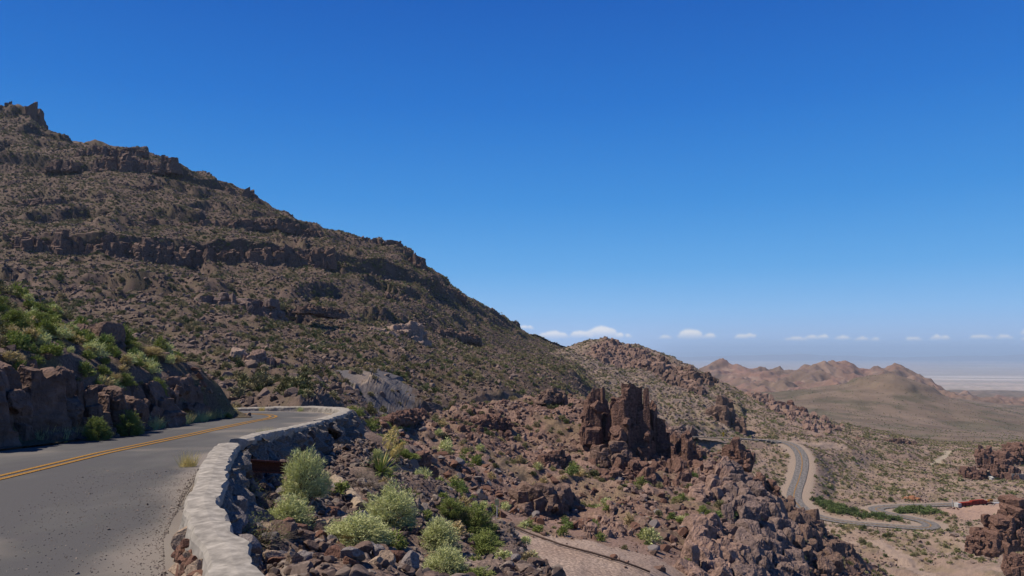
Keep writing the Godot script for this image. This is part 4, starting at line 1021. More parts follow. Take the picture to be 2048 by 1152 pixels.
func tint_saddle(p: Vector3, n: Vector3) -> Color:
	var wob := Vector3(fine.get_noise_2d(p.x, p.z), 0, fine.get_noise_2d(p.z, p.x)) * 14.0
	if bare_rock(p + wob, "saddle"):
		return Color(0.38, 0.255, 0.205).lerp(Color(0.30, 0.20, 0.16), clampf(fine.get_noise_2d(p.x * 0.6, p.z * 0.6) + 0.5, 0, 1))
	return tint_soil(p, n, Color(0.32, 0.24, 0.19), Color(0.42, 0.32, 0.26), Color(0.27, 0.22, 0.13))


func tint_valley(p: Vector3, n: Vector3) -> Color:
	var c := tint_soil(p, n, Color(0.37, 0.262, 0.20), Color(0.46, 0.338, 0.268), Color(0.31, 0.24, 0.15))
	var wob := fine.get_noise_2d(p.x * 2, p.z * 2) * 1.8
	if bare_rock(p + Vector3(wob, 0, wob) * 7.0, "valley"):
		return Color(0.46, 0.33, 0.265).lerp(Color(0.38, 0.26, 0.21), clampf(fine.get_noise_2d(p.x * 0.6, p.z * 0.6) + 0.5, 0, 1))
	if p.z > -520.0:
		var r := to_line(p.x, p.z, LOWER_ROAD).x + wob
		if r < 6.5:
			return Color(0.46, 0.36, 0.28)
		if in_poly(p + Vector3(wob, 0, wob), LOT):
			return Color(0.50, 0.34, 0.26)
		if to_line(p.x, p.z, LOWER_TRACK).x + wob < 3.0 or to_line(p.x, p.z, TURNOUT).x + wob < 4.0:
			return Color(0.48, 0.36, 0.28)
	if to_line(p.x, p.z, TRACK).x + wob * 0.5 < 2.0:
		return Color(0.50, 0.42, 0.32)
	return c


func piedmont_y(x: float, z: float, y: float) -> float:
	var b := Vector3(778.3, -97.95, -1600)
	var rx := x - b.x
	var rz := z - b.z
	var r := sqrt(rx * rx + rz * rz * 0.8)
	var k := maxf(0.0, 1.0 - r / 330.0)
	var up := 48.0 * pow(k, 1.6) + 8.0 * smoothstep(0.72, 0.8, k + coarse.get_noise_2d(x * 0.4, z * 0.4) * 0.1)
	return y + up + coarse.get_noise_2d(x * 0.12, z * 0.12) * minf(-z * 0.004, 16.0) * (1.0 if z > -9000 else 0.3) + coarse.get_noise_2d(x * 0.6, z * 0.6) * 0.9


func far_hills_y(x: float, z: float, y: float) -> float:
	var k := ridged.get_noise_2d(x * 0.24, z * 0.16)
	return y + (k - 0.45) * 36.0 + coarse.get_noise_2d(x * 0.45, z * 0.45) * 11.0 + (ridged.get_noise_2d(x * 0.8, z * 0.6) - 0.4) * 10.0


func tint_piedmont(p: Vector3, n: Vector3) -> Color:
	var k := coarse.get_noise_2d(p.x * 0.1, p.z * 0.1) * 1.2 + 0.5
	var c := Color(0.165, 0.122, 0.086).lerp(Color(0.205, 0.15, 0.11), clampf(k, 0, 1))
	c = c.lerp(Color(0.105, 0.092, 0.055), clampf(coarse.get_noise_2d(p.x * 0.5 + 70, p.z * 0.35) * 1.8, 0, 0.7))
	if p.z < -5200.0:
		c = Color(0.42, 0.34, 0.29).lerp(Color(0.32, 0.28, 0.23), clampf(coarse.get_noise_2d(p.x * 0.012, p.z * 0.03) * 1.6 + 0.4, 0, 1))
		var salt := coarse.get_noise_2d(p.x * 0.006 + 20, p.z * 0.02) + (0.45 if p.z > -13000 and p.z < -7600 else 0.0)
		c = c.lerp(Color(0.62, 0.56, 0.50), smoothstep(0.25, 0.75, salt) * 0.7)
	return c


func tint_far(p: Vector3, n: Vector3) -> Color:
	var k := clampf(coarse.get_noise_2d(p.x * 0.18, p.z * 0.18) * 1.3 + 0.55, 0, 1)
	var c := Color(0.235, 0.14, 0.107).lerp(Color(0.17, 0.12, 0.087), k)
	var pale := coarse.get_noise_2d(p.x * 0.25 + 800, p.z * 0.25)
	c = c.lerp(Color(0.28, 0.195, 0.148), smoothstep(0.25, 0.5, pale))
	return c.lerp(Color(0.17, 0.12, 0.10), smoothstep(0.2, 0.5, fine.get_noise_2d(p.x * 0.03, p.z * 0.03)) * 0.8)


func make_terrain() -> void:
	sheets.mountain = loft(MOUNTAIN, col_of(-380), col_of(1290), 560, [16, 36, 4, 50, 40, 14, 18, 8, 22, 8, 34, 10], mountain_y)
	setting("mountain", terrain_mesh(sheets.mountain, mats.soil, tint_mountain))
	sheets.saddle = loft(SADDLE, col_of(1010), col_of(1544), 260, [8, 50, 40, 40, 16], saddle_y)
	setting("saddle_hill", terrain_mesh(sheets.saddle, mats.soil, tint_saddle))
	sheets.valley = loft(VALLEY, col_of(1335), col_of(2400), 420, [24, 40, 44, 24, 44, 36, 34, 30, 16], valley_y)
	setting("valley", terrain_mesh(sheets.valley, mats.soil, tint_valley))
	sheets.hill = loft(PINNACLE_HILL, col_of(570), col_of(1880), 500, [12, 30, 50, 60, 60, 16], hill_y)
	setting("stony_hill", terrain_mesh(sheets.hill, mats.soil, tint_hill))
	sheets.bank = loft(CUT_BANK, col_of(-680), col_of(510), 330, [6, 34, 22, 24, 8], func(x, z, y): return y + (fine.get_noise_2d(x * 2.2, z * 2.2) * 0.22 + coarse.get_noise_2d(x * 12, z * 12) * 0.35) * smoothstep(0.12, 0.7, y - road_y(-z)))
	setting("cut_bank", terrain_mesh(sheets.bank, mats.near_soil, func(p, n): return tint_soil(p * 4.0, n, Color(0.16, 0.115, 0.095), Color(0.24, 0.17, 0.135), Color(0.20, 0.17, 0.08))))
	sheets.piedmont = loft(PIEDMONT, col_of(1310), col_of(2480), 320, [40, 60, 40, 40, 30, 30, 16, 8], piedmont_y)
	setting("desert_plain", terrain_mesh(sheets.piedmont, mats.far_soil, tint_piedmont))
	sheets.far = loft(FAR_HILLS, col_of(1340), col_of(2390), 420, [30, 46, 50, 20], far_hills_y)
	setting("far_hills", terrain_mesh(sheets.far, mats.far_soil, tint_far))
	sheets.range = loft(FAR_RANGE, col_of(910), col_of(2590), 260, [6, 6], func(x, z, y): return y + coarse.get_noise_2d(x * 0.01, z * 0.01) * 90.0)
	setting("distant_mountains", terrain_mesh(sheets.range, mats.far_soil, func(p, n): return Color(0.22, 0.18, 0.17)))
	# the shelf that carries the road, and the gully below it
	var nc := 230
	var nr := 210
	var pos := PackedVector3Array()
	pos.resize(nc * nr)
	for r in nr:
		for c in nc:
			var x := -36.0 + c * 0.29
			var z := 6.0 - r * 0.28
			pos[r * nc + c] = Vector3(x, near_y(x, z), z)
	sheets.near = {"pos": pos, "nc": nc, "nr": nr}
	setting("roadside_ground", terrain_mesh(sheets.near, mats.near_soil, tint_near))


func tint_near(p: Vector3, n: Vector3) -> Color:
	var k := fine.get_noise_2d(p.x * 1.5, p.z * 1.5)
	if outside_wall(p.x, p.z) < -0.1:
		return Color(0.46, 0.37, 0.28).lerp(Color(0.34, 0.27, 0.21), clampf(k + 0.4, 0, 1))
	return Color(0.25, 0.175, 0.14).lerp(Color(0.34, 0.25, 0.20), clampf(k + 0.4, 0, 1))


# ---------------------------------------------------------------- roads

func ribbon(line: PackedVector3Array, offset: float, width: float, lift: float, m: Material, crown := 0.0) -> ArrayMesh:
	var v := PackedVector3Array()
	var idx := PackedInt32Array()
	var nor := PackedVector3Array()
	for i in line.size():
		var d := (line[mini(i + 1, line.size() - 1)] - line[maxi(i - 1, 0)])
		var s := Vector3(-d.z, 0, d.x).normalized()
		for k in [-0.5, 0.5]:
			v.append(line[i] + s * (offset + width * k) + Vector3.UP * lift)
			nor.append(Vector3.UP)
		if i:
			var b := i * 2
			idx.append_array(PackedInt32Array([b - 2, b, b - 1, b - 1, b, b + 1]))
	return mesh_of(v, m, idx, PackedColorArray(), nor)


func make_roads() -> void:
	# left and right edges of the asphalt, from behind the camera round the bend
	var left := [[-12.6, 5.0], [-12.4, 0.0], [-12.3, -6.0], [-12.25, -12.0], [-12.25, -18.5], [-12.2, -22.6], [-12.4, -26.4], [-12.7, -31.0], [-12.9, -33.4], [-13.6, -35.0], [-15.2, -35.9], [-18.0, -36.2], [-26.0, -36.2], [-34.0, -36.2]]
	var right := [[-0.6, 5.0], [-1.4, 0.0], [-2.15, -4.5], [-3.1, -7.4], [-4.5, -10.8], [-5.25, -12.9], [-6.3, -16.5], [-6.95, -21.0], [-7.35, -27.0], [-8.1, -33.4], [-8.6, -37.4], [-10.6, -39.6], [-16.0, -40.2], [-34.0, -40.2]]
	var v := PackedVector3Array()
	var col := PackedColorArray()
	var idx := PackedInt32Array()
	var nor := PackedVector3Array()
	var across := 46
	var n := 0
	var l3 := []
	var r3 := []
	for i in left.size():
		l3.append(Vector3(left[i][0], 0, left[i][1]))
		r3.append(Vector3(right[i][0], 0, right[i][1]))
	var steps := 12
	for i in left.size() - 1:
		for s in steps:
			var t := s / float(steps)
			var a: Vector3 = l3[i].cubic_interpolate(l3[i + 1], l3[maxi(i - 1, 0)], l3[mini(i + 2, l3.size() - 1)], t)
			var b: Vector3 = r3[i].cubic_interpolate(r3[i + 1], r3[maxi(i - 1, 0)], r3[mini(i + 2, r3.size() - 1)], t)
			for k in across + 1:
				var f := k / float(across)
				var p := a.lerp(b, f)
				var ragged := fine.get_noise_2d(p.x * 3, p.z * 3) * 0.10
				if k == 0 or k == across:
					p += (b - a).normalized() * ragged
				p.y = road_y(-p.z) + 0.035 - (0.05 if k == 0 or k == across else 0.0)
				v.append(p)
				nor.append(Vector3.UP)
				var c := Color(0.115, 0.112, 0.110).lerp(Color(0.15, 0.144, 0.138), clampf(coarse.get_noise_2d(p.x * 10, p.z * 4) * 1.8 + fine.get_noise_2d(p.x * 5, p.z * 3) * 0.6 + 0.5, 0, 1))
				# dust and loose gravel carried on to the edge, and a swept patch in the lane
				var edge := (1.0 - f) * a.distance_to(b) + fine.get_noise_2d(p.x * 1.4, p.z * 1.4) * 0.9 + coarse.get_noise_2d(p.x * 22, p.z * 22) * 0.5
				c = c.lerp(Color(0.30, 0.26, 0.225), (1.0 - smoothstep(0.2, 1.5, edge)) * 0.85)
				c = c.lerp(Color(0.27, 0.235, 0.20), smoothstep(0.22, 0.5, coarse.get_noise_2d(p.x * 7 + 50, p.z * 9)) * 0.6)
				col.append(c)
				if n and k:
					var q := v.size() - 1
					idx.append_array(PackedInt32Array([q - across - 2, q - 1, q, q - across - 2, q, q - across - 1]))
			n += 1
	var road := setting("road", mesh_of(v, mats.asphalt, idx, col, nor))
	var centre := []
	for q in [[-8.1, 4.0], [-8.3, -4.0], [-8.6, -9.0], [-8.9, -13.4], [-9.5, -18.9], [-10.2, -25.5], [-10.55, -31.5], [-10.7, -34.6], [-11.3, -36.7], [-12.6, -37.8], [-15.0, -38.2], [-22.0, -38.2], [-34.0, -38.2]]:
		centre.append(Vector3(q[0], 0, q[1]))
	var line := smooth_line(centre, 0.4)
	for i in line.size():
		line[i].y = road_y(-line[i].z) + 0.045
	for s in [-0.13, 0.13]:
		var o := part("yellow_line", ribbon(line, s, 0.12, 0.0, mats.yellow_paint), road)
		o.set_meta("label", "yellow centre line painted along the near road")
	# the road that winds down the valley
	valley_road = smooth_line(LOWER_ROAD, 2.0)
	var vr := setting("valley_road", ribbon(valley_road, 0, 5.8, 0.06, mats.valley_asphalt))
	part("yellow_line", ribbon(valley_road, 0.0, 0.34, 0.10, mats.yellow_paint), vr)


# ---------------------------------------------------------------- parapets

func sweep_wall(line: PackedVector3Array, section: Array, m: Material, rough: float, caps := true) -> ArrayMesh:
	var v := PackedVector3Array()
	var idx := PackedInt32Array()
	var n := section.size()
	for i in line.size():
		var d := (line[mini(i + 1, line.size() - 1)] - line[maxi(i - 1, 0)])
		var s := Vector3(-d.z, 0, d.x).normalized()
		for k in n:
			var q: Vector3 = line[i] + s * section[k].x + Vector3.UP * section[k].y
			var amp := rough * (1.0 + 0.8 * clampf(-section[k].y, 0, 1))
			var outer_side: float = section[k].x
			if absf(outer_side) < 0.16 and section[k].y > -0.1:
				amp *= 0.3
			elif outer_side > 0.0:
				amp *= 2.4
			q += s * (fine.get_noise_3dv(q * 9.0) * amp + coarse.get_noise_3dv(q * 36.0) * amp * 1.3)
			q.y += (coarse.get_noise_3dv(q * 45.0 + Vector3(50, 0, 0)) * 1.1 + fine.get_noise_3dv(q * 14.0) * 0.10 + cells.get_noise_3dv(q * 9.0) * 0.12) * rough
			v.append(q)
		if i:
			for k in n - 1:
				var a := (i - 1) * n + k
				idx.append_array(PackedInt32Array([a, a + n, a + 1, a + 1, a + n, a + n + 1]))
	if caps:
		for e in [0, line.size() - 1]:
			var base := v.size()
			var mid := Vector3.ZERO
			for k in n:
				mid += v[e * n + k]
			v.append(mid / n)
			for k in n - 1:
				idx.append_array(PackedInt32Array([base, e * n + k, e * n + k + 1]))
	return mesh_of(v, m, idx)


func dense(section: Array, step: float) -> Array:
	var out := []
	for i in section.size() - 1:
		var a: Vector2 = section[i]
		var b: Vector2 = section[i + 1]
		var n := maxi(1, int(a.distance_to(b) / step))
		for k in n:
			out.append(a.lerp(b, k / float(n)))
	out.append(section[section.size() - 1])
	return out


func parapet(label: String, pts: Array, wide: float, inner: float, outer: float, batter: float, stones: int) -> void:
	var o := thing("stone_parapet", label, "wall", Vector3.ZERO, "roadside parapets")
	var line := smooth_line(pts, 0.09)
	var w := wide * 0.5
	part("cap", sweep_wall(line, dense([Vector2(-w - 0.05, -inner), Vector2(-w, -0.05), Vector2(-w * 0.86, -0.005), Vector2(0, 0.01), Vector2(w * 0.88, -0.005), Vector2(w, -0.05), Vector2(w - 0.01, -0.14), Vector2(w - 0.1, -0.30)], 0.045), mats.concrete, 0.03), o)
	part("outer_face", sweep_wall(line, dense([Vector2(w - 0.15, -0.10), Vector2(w - 0.03, -0.14), Vector2(w + batter, -outer)], 0.10), mats.masonry, 0.13, false), o)
	for i in stones:
		var k := rng.randi_range(1, line.size() - 2)
		var d := (line[k + 1] - line[k - 1]).normalized()
		var s := Vector3(-d.z, 0, d.x)
		var t := pow(rng.randf(), 0.8)
		var size := rng.randf_range(0.07, 0.24)
		var at := line[k] + s * lerpf(w + 0.0, w + batter + 0.02, t) + Vector3.UP * lerpf(-0.34, -outer, t)
		var st: String = ["stone_grey", "stone_grey", "stone_brown", "stone_tan"][rng.randi() % 4]
		part("stone", pebbles[rng.randi() % pebbles.size()], o, Transform3D(Basis.from_euler(random_dir() * 3.0).scaled(Vector3(size * 1.3, size, size)), at), mats[st])


func make_parapets() -> void:
	parapet("thick rounded pale concrete parapet running from the bottom edge beside the road", PARAPET_NEAR, 0.40, 0.42, 1.9, 0.5, 230)
	parapet("thin middle parapet on a tall dark retaining wall behind the rusty beam", PARAPET_MID, 0.34, 0.42, 2.8, 0.5, 200)
	parapet("far parapet curving round the outside of the road bend", PARAPET_FAR, 0.55, 0.45, 3.2, 1.0, 200)
	# rough stones that show where the plaster fell off the near parapet's road side
	var near := get_node("stone_parapet")
	for i in 60:
		var z := rng.randf_range(-7.9, -5.4)
		var x := wall_x(z) - rng.randf_range(0.22, 0.30)
		var size := rng.randf_range(0.05, 0.13)
		part("stone", pebbles[rng.randi() % pebbles.size()], near, Transform3D(Basis.from_euler(random_dir() * 3.0).scaled(Vector3.ONE * size), Vector3(x, road_y(-z) + rng.randf_range(0.02, 0.30), z)), mats[["stone_red", "stone_tan", "stone_red"][i % 3]])


# ---------------------------------------------------------------- outcrops

func make_crags() -> void:
	var r := RandomNumberGenerator.new()
	r.seed = 99
	for g in CRAGS:
		var a: Vector3 = g[3]
		var b: Vector3 = g[4]
		var o := thing(g[0], g[1], "cliff" if g[0] == "cliff" else "rock", (a + b) * 0.5, {"cliff": "cliffs of the mountain bands", "rock_outcrop": "rock outcrops"}[g[0]])
		var mid := (a + b) * 0.5
		var along := b - a
		var long := along.length()
		var yaw := atan2(-along.z, along.x)
		var back := Vector3(along.z, 0, -along.x).normalized()
		if back.z > 0:
			back = -back
		var bs: float = g[7]
		var thick: float = g[6]
		var n := maxi(2, int(round(long / (bs * 0.62))))
		for i in n:
			var t := (i + 0.5) / n
			var hs: Array = g[5]
			var f := t * (hs.size() - 1)
			var k := mini(int(f), hs.size() - 2)
			var h: float = lerpf(hs[k], hs[k + 1], f - k) * r.randf_range(0.72, 1.06)
			var tall := false
			var own := bs * r.randf_range(0.75, 1.3)
			var layers := maxi(1, int(round(h / (own * (1.15 if tall else 0.75)))))
			var upright: bool = g[0] == "cliff" or r.randf() < 0.45
			if upright:
				for deep in 2:
					var wide := own * r.randf_range(1.3, 2.5)
					var foot_y := -0.5 * own
					var high := (h - foot_y) * (r.randf_range(0.62, 1.0) if deep == 0 else r.randf_range(0.75, 1.0))
					var place := a.lerp(b, t) - mid + along.normalized() * r.randf_range(-0.25, 0.25) * bs + back * (thick * (0.1 + 0.45 * deep) + r.randf_range(-0.12, 0.12) * thick) + Vector3.UP * foot_y
					part("rock_column", columns[r.randi() % columns.size()], o, Transform3D(Basis.from_euler(Vector3(r.randf_range(-0.1, 0.1), r.randf() * TAU, r.randf_range(-0.1, 0.1))) * Basis.from_scale(Vector3(wide, high, maxf(wide, thick * 0.5))), place), mats["rock_" + g[2]])
			for j in (0 if upright else layers):
				for deep in 2:
					var sy := ((h + 0.5 * own) / layers) * r.randf_range(0.75, 1.05)
					var sx := own * (r.randf_range(0.45, 0.75) if tall else r.randf_range(0.42, 0.80))
					var sz := maxf(bs * r.randf_range(0.45, 0.8), thick * 0.28)
					var y := lerpf(-0.5 * own, h, (j + 0.5) / layers)
					if deep == 0 and j == layers - 1:
						y = h - sy * 0.72
					var off := thick * (0.05 + 0.35 * y / maxf(h, 0.1)) + deep * thick * 0.4 + r.randf_range(-0.16, 0.16) * thick
					var at := a.lerp(b, t) - mid + along.normalized() * r.randf_range(-0.25, 0.25) * bs + back * off + Vector3.UP * (y - deep * sy * 0.35)
					var tilt := Vector3(r.randf_range(-0.22, 0.22), yaw + r.randf_range(-0.5, 0.5), r.randf_range(-0.22, 0.22))
					var bas := Basis.from_euler(tilt) * Basis.from_scale(Vector3(sx, sy, sz))
					part("rock_block", blocks[r.randi() % blocks.size()], o, Transform3D(bas, at), mats["rock_" + g[2]])
			# smaller blocks lodged in the face
			for q in 2:
				var chip := bs * r.randf_range(0.16, 0.34)
				part("rock_block", blocks[r.randi() % blocks.size()], o, Transform3D(Basis.from_euler(Vector3(r.randf(), r.randf() * 6.0, r.randf())) * Basis.from_scale(Vector3.ONE * chip), a.lerp(b, t) - mid + along.normalized() * r.randf_range(-0.5, 0.5) * bs + back * r.randf_range(-0.2, 0.15) * thick + Vector3.UP * h * r.randf_range(0.0, 0.75)), mats["rock_" + g[2]])
			# blocks that close the foot to the slope
			var foot := bs * r.randf_range(0.35, 0.6)
			part("rock_block", blocks[r.randi() % blocks.size()], o, Transform3D(Basis.from_euler(Vector3(r.randf(), r.randf() * 6.0, r.randf())) * Basis.from_scale(Vector3.ONE * foot), a.lerp(b, t) - mid - back * foot * r.randf_range(0.0, 0.9) - Vector3.UP * foot * r.randf_range(0.1, 0.6)), mats["rock_" + g[2]])


func make_pinnacles() -> void:
	for g in PINNACLES:
		var list: Array = g[2]
		var first: Vector3 = list[0][0]
		var o := thing("rock_pinnacle", g[0], "rock", first, "red rock pinnacles")
		for q in list:
			var high: float = q[2]
			part("rock_column", columns[rng.randi() % columns.size()], o, Transform3D(Basis(Vector3.UP, rng.randf() * TAU) * Basis.from_scale(Vector3(q[1] * 1.5, high, q[1] * 1.5)), q[0] - first), mats["rock_" + g[1]])
			for k in 5:
				var s: float = q[1] * rng.randf_range(0.18, 0.45)
				var an := rng.randf() * TAU
				part("rock_block", blocks[rng.randi() % blocks.size()], o, Transform3D(Basis.from_euler(random_dir() * 3.0) * Basis.from_scale(Vector3.ONE * s), q[0] - first + Vector3(cos(an) * q[1] * 0.45, high * rng.randf_range(0.0, 0.7), sin(an) * q[1] * 0.45)), mats["rock_" + g[1]])


func make_rock_fields() -> void:
	# jointed rock that breaks through the stony hill, one thing to each bluff
	for g in ROCK_FIELDS:
		var q: Array = g[2]
		var c: Vector2 = (q[0] + q[1] + q[2] + q[3]) * 0.25
		var mid := Vector3(c.x, ground(sheets[g[5]], c.x, c.y), c.y)
		var o := thing("scree" if g[4] < 1.0 else "rock_outcrop", g[0], "rock", mid, "rock outcrops")
		for i in int(g[3] * 2.2):
			var s := rng.randf()
			var t := rng.randf()
			var p: Vector2 = q[0].lerp(q[1], s).lerp(q[3].lerp(q[2], s), t)
			var size: float = g[4] * 0.34 * pow(4.2, pow(rng.randf(), 1.7))
			var at := Vector3(p.x, ground(sheets[g[5]], p.x, p.y) + size * rng.randf_range(-0.6, 0.15), p.y) - mid
			var bas := Basis.from_euler(Vector3(rng.randf_range(-0.45, 0.25), rng.randf_range(-0.7, 0.7), rng.randf_range(-0.45, 0.1))) * Basis.from_scale(Vector3(size * rng.randf_range(0.5, 0.85), size * rng.randf_range(0.9, 1.6), size * rng.randf_range(0.6, 1.0)))
			part("rock_block", blocks[rng.randi() % blocks.size()], o, Transform3D(bas, at), mats["rock_" + g[1]])


# ---------------------------------------------------------------- things near the camera

func on_ground(p: Vector3) -> Vector3:
	if p.z > -34.0 and outside_wall(p.x, p.z) < -0.2 and p.x < -11.0:
		return Vector3(p.x, ground(sheets.bank, p.x, p.z), p.z)
	if p.z > -44.0:
		return Vector3(p.x, near_y(p.x, p.z), p.z)
	return Vector3(p.x, ground(sheets.hill, p.x, p.z), p.z)


func make_near_things() -> void:
	var kinds := {}
	for k in [["sage", 170, 55, 0.075, 0.014], ["olive", 130, 50, 0.085, 0.02], ["tan", 130, 40, 0.10, 0.012]]:
		kinds[k[0]] = []
		for i in 3:
			kinds[k[0]].append(bush_mesh(k[1], k[2], k[3], k[4]))
	for s in SHRUBS:
		var foot := on_ground(s[2])
		var o := thing("desert_shrub" if s[0] != "twig" else "thorn_bush", s[1], "shrub", foot, "shrubs near the road")
		var bas := Basis(Vector3.UP, rng.randf() * TAU).scaled(Vector3(s[3] * 1.05, s[4] * 0.74, s[3] * 1.05))
		if s[0] == "twig":
			var v := PackedVector3Array()
			for i in 70:
				var d := random_dir()
				d.y = absf(d.y) + 0.15
				var p := Vector3(0, -0.05, 0)
				var dir := d.normalized()
				var rad := 0.012
				for k in 4:
					var q := p + dir * rng.randf_range(0.12, 0.24)
					tube(v, p, q, rad, rad * 0.65, 3)
					for m in 2:
						var e := (dir + random_dir() * 0.9).normalized()
						tube(v, q, q + e * rng.randf_range(0.05, 0.14), rad * 0.45, 0.001, 3)
					p = q
					dir = (dir + random_dir() * 0.5).normalized()
					rad *= 0.65
			part("twigs", mesh_of(v, mats.leaf_twig), o, Transform3D(bas, Vector3.ZERO))
			var leaf := PackedVector3Array()
			for i in 900:
				var d2 := random_dir()
				d2.y = absf(d2.y)
				blade(leaf, d2 * Vector3(0.5, 0.9, 0.5) * sqrt(rng.randf()), random_dir(), 0.035, 0.012)
			part("foliage", mesh_of(leaf, mats.leaf_olive if s[1].begins_with("dark") or s[1].begins_with("low") else mats.leaf_twig), o, Transform3D(bas, Vector3.ZERO))
			continue
		var shape: Array = kinds[s[0]][rng.randi() % 3]
		part("foliage", mesh_of(shape[0], mats["leaf_" + s[0]]), o, Transform3D(bas, Vector3.ZERO))
		part("stems", mesh_of(shape[1], mats.bark), o, Transform3D(bas, Vector3.ZERO))
	yucca(on_ground(Vector3(-3.88, -1.46, -23.3)), 0.62, true, "spiky green yucca with a leaning yellow flower stalk below the bend")
	yucca(on_ground(Vector3(-14.47, 1.44, -35)), 0.75, false, "spiky yucca on the crest of the cut bank")
	# rusty beam wedged between the parapets
	var a := Vector3(-4.92, 0.23, -14.4)
	var b := Vector3(-4.33, 0, -15.6)
	var beam := thing("rusty_beam", "rusty dark red steel beam jutting out beside the near parapet", "beam", (a + b) * 0.5)
	var dirn := (b - a).normalized()
	var bb := Basis(dirn, Vector3.UP, dirn.cross(Vector3.UP)).orthonormalized()
	var long := a.distance_to(b) + 0.7
	for q in [["web", Vector3(0, -0.10, 0), Vector3(long, 0.18, 0.02)], ["flange", Vector3(0, 0.0, 0), Vector3(long + 0.04, 0.03, 0.26)], ["flange", Vector3(0, -0.20, 0), Vector3(long - 0.03, 0.03, 0.26)]]:
		var v2 := PackedVector3Array()
		box(v2, q[1], q[2], bb)
		part(q[0], mesh_of(v2, mats.rust), beam)
	# pale log
	a = on_ground(Vector3(-4.61, -1.26, -20.4)) + Vector3.UP * 0.22
	b = on_ground(Vector3(-3.12, -1.13, -16.3)) + Vector3.UP * 0.12
	var log_ := thing("fallen_log", "pale weathered log lying down the rubble slope", "log", Vector3.ZERO)
	var lv := PackedVector3Array()
	var rings := 26
	var side := (b - a).cross(Vector3.UP).normalized()
	var up := side.cross(b - a).normalized()
	var ringv := []
	for i in rings + 1:
		var t := i / float(rings)
		var ring := []
		for k in 12:
			var an := TAU * k / 12
			var p := a.lerp(b, t)
			var rad := lerpf(0.19, 0.15, t) * (1.0 + fine.get_noise_3d(k * 3.0, t * 30.0, 0) * 0.25) * (0.86 if i == 0 or i == rings else 1.0)
			ring.append(p + (side * cos(an) + up * sin(an)) * rad)
		ringv.append(ring)
	for i in rings:
		for k in 12:
			var k2 := (k + 1) % 12
			lv.append_array(PackedVector3Array([ringv[i][k], ringv[i + 1][k], ringv[i][k2], ringv[i][k2], ringv[i + 1][k], ringv[i + 1][k2]]))
	part("trunk", mesh_of(lv, mats.log), log_)
	for e in [0, rings]:
		var cv := PackedVector3Array()
		var cc: Vector3 = a if e == 0 else b
		for k in 12:
			cv.append_array(PackedVector3Array([cc, ringv[e][k], ringv[e][(k + 1) % 12]]))
		part("cut_end", mesh_of(cv, mats.log), log_)
	# pipe along the wash
	var pl := smooth_line(WASH_PIPE, 1.0)
	var pv := PackedVector3Array()
	for i in pl.size():
		pl[i].y = ground(sheets.hill, pl[i].x, pl[i].z) + 0.16
	for i in pl.size() - 1:
		tube(pv, pl[i], pl[i + 1], 0.075, 0.075, 8)
	tag(lone("water_pipe", mesh_of(pv, mats.pipe_steel)), "dark steel pipe lying along the edge of the dirt wash", "pipe")
	var post_at := on_ground(Vector3(-1.24, -12.11, -65.25))
	var pm := thing("marker_post", "grey-green marker post at the upper end of the dirt wash", "post", post_at)
	var v3 := PackedVector3Array()
	tube(v3, Vector3(0, -0.2, 0), Vector3(0, 1.9, 0), 0.05, 0.05, 6)
	part("post", mesh_of(v3, mats.galvanised), pm)
	v3 = PackedVector3Array()
	box(v3, Vector3(0, 1.6, 0.06), Vector3(0.34, 0.5, 0.03))
	part("plate", mesh_of(v3, mats.leaf_sage), pm)
	# tufts of dry grass along the verge and at the parapets
	var tufts := []
	for i in 46:
		var t := i / 45.0
		tufts.append([Vector3(lerpf(-12.38, -12.8, rng.randf()) - 0.25 * t, 0, lerpf(-21.0, -35.2, t)), rng.randf_range(0.3, 0.62), "verge"])
	for q in [[-6.55, -20.6, 0.55, "pale dry grass tuft at the near side of the middle parapet's step"], [-6.6, -21.2, 0.5, "pale dry grass tuft at the far side of the middle parapet's step"], [-6.35, -15.4, 0.4, "thin grass tuft at the end of the near parapet on the road side"], [-12.9, -40.3, 0.35, "middle one of three grass tufts along the far parapet"], [-10.9, -40.2, 0.35, "grass tuft at the far parapet closest to its bend"], [-14.3, -40.3, 0.3, "grass tuft at the far parapet closest to the rock nose"]]:
		tufts.append([Vector3(q[0], 0, q[1]), q[2], "wall", q[3]])
	var shapes := []
	for i in 4:
		var gv := PackedVector3Array()
		for k in 260:
			var d3 := (Vector3.UP + random_dir() * 0.55).normalized()
			blade(gv, Vector3(rng.randf_range(-0.35, 0.35), -0.05, rng.randf_range(-0.35, 0.35)), d3, rng.randf_range(0.5, 1.1), 0.018)
		shapes.append(mesh_of(gv, null))
	for q in tufts:
		var p: Vector3 = q[0]
		p.y = road_y(-p.z) + 0.02
		var dry := rng.randf() < 0.6
		var o := lone("grass_tuft", shapes[rng.randi() % 4], Transform3D(Basis(Vector3.UP, rng.randf() * TAU).scaled(Vector3.ONE * q[1]), p), mats.leaf_straw if dry else mats.leaf_sage)
		tag(o, which("%s verge grass tuft" % ("straw-yellow" if dry else "grey-green"), p) if q[2] == "verge" else q[3], "grass", "grass tufts beside the road")


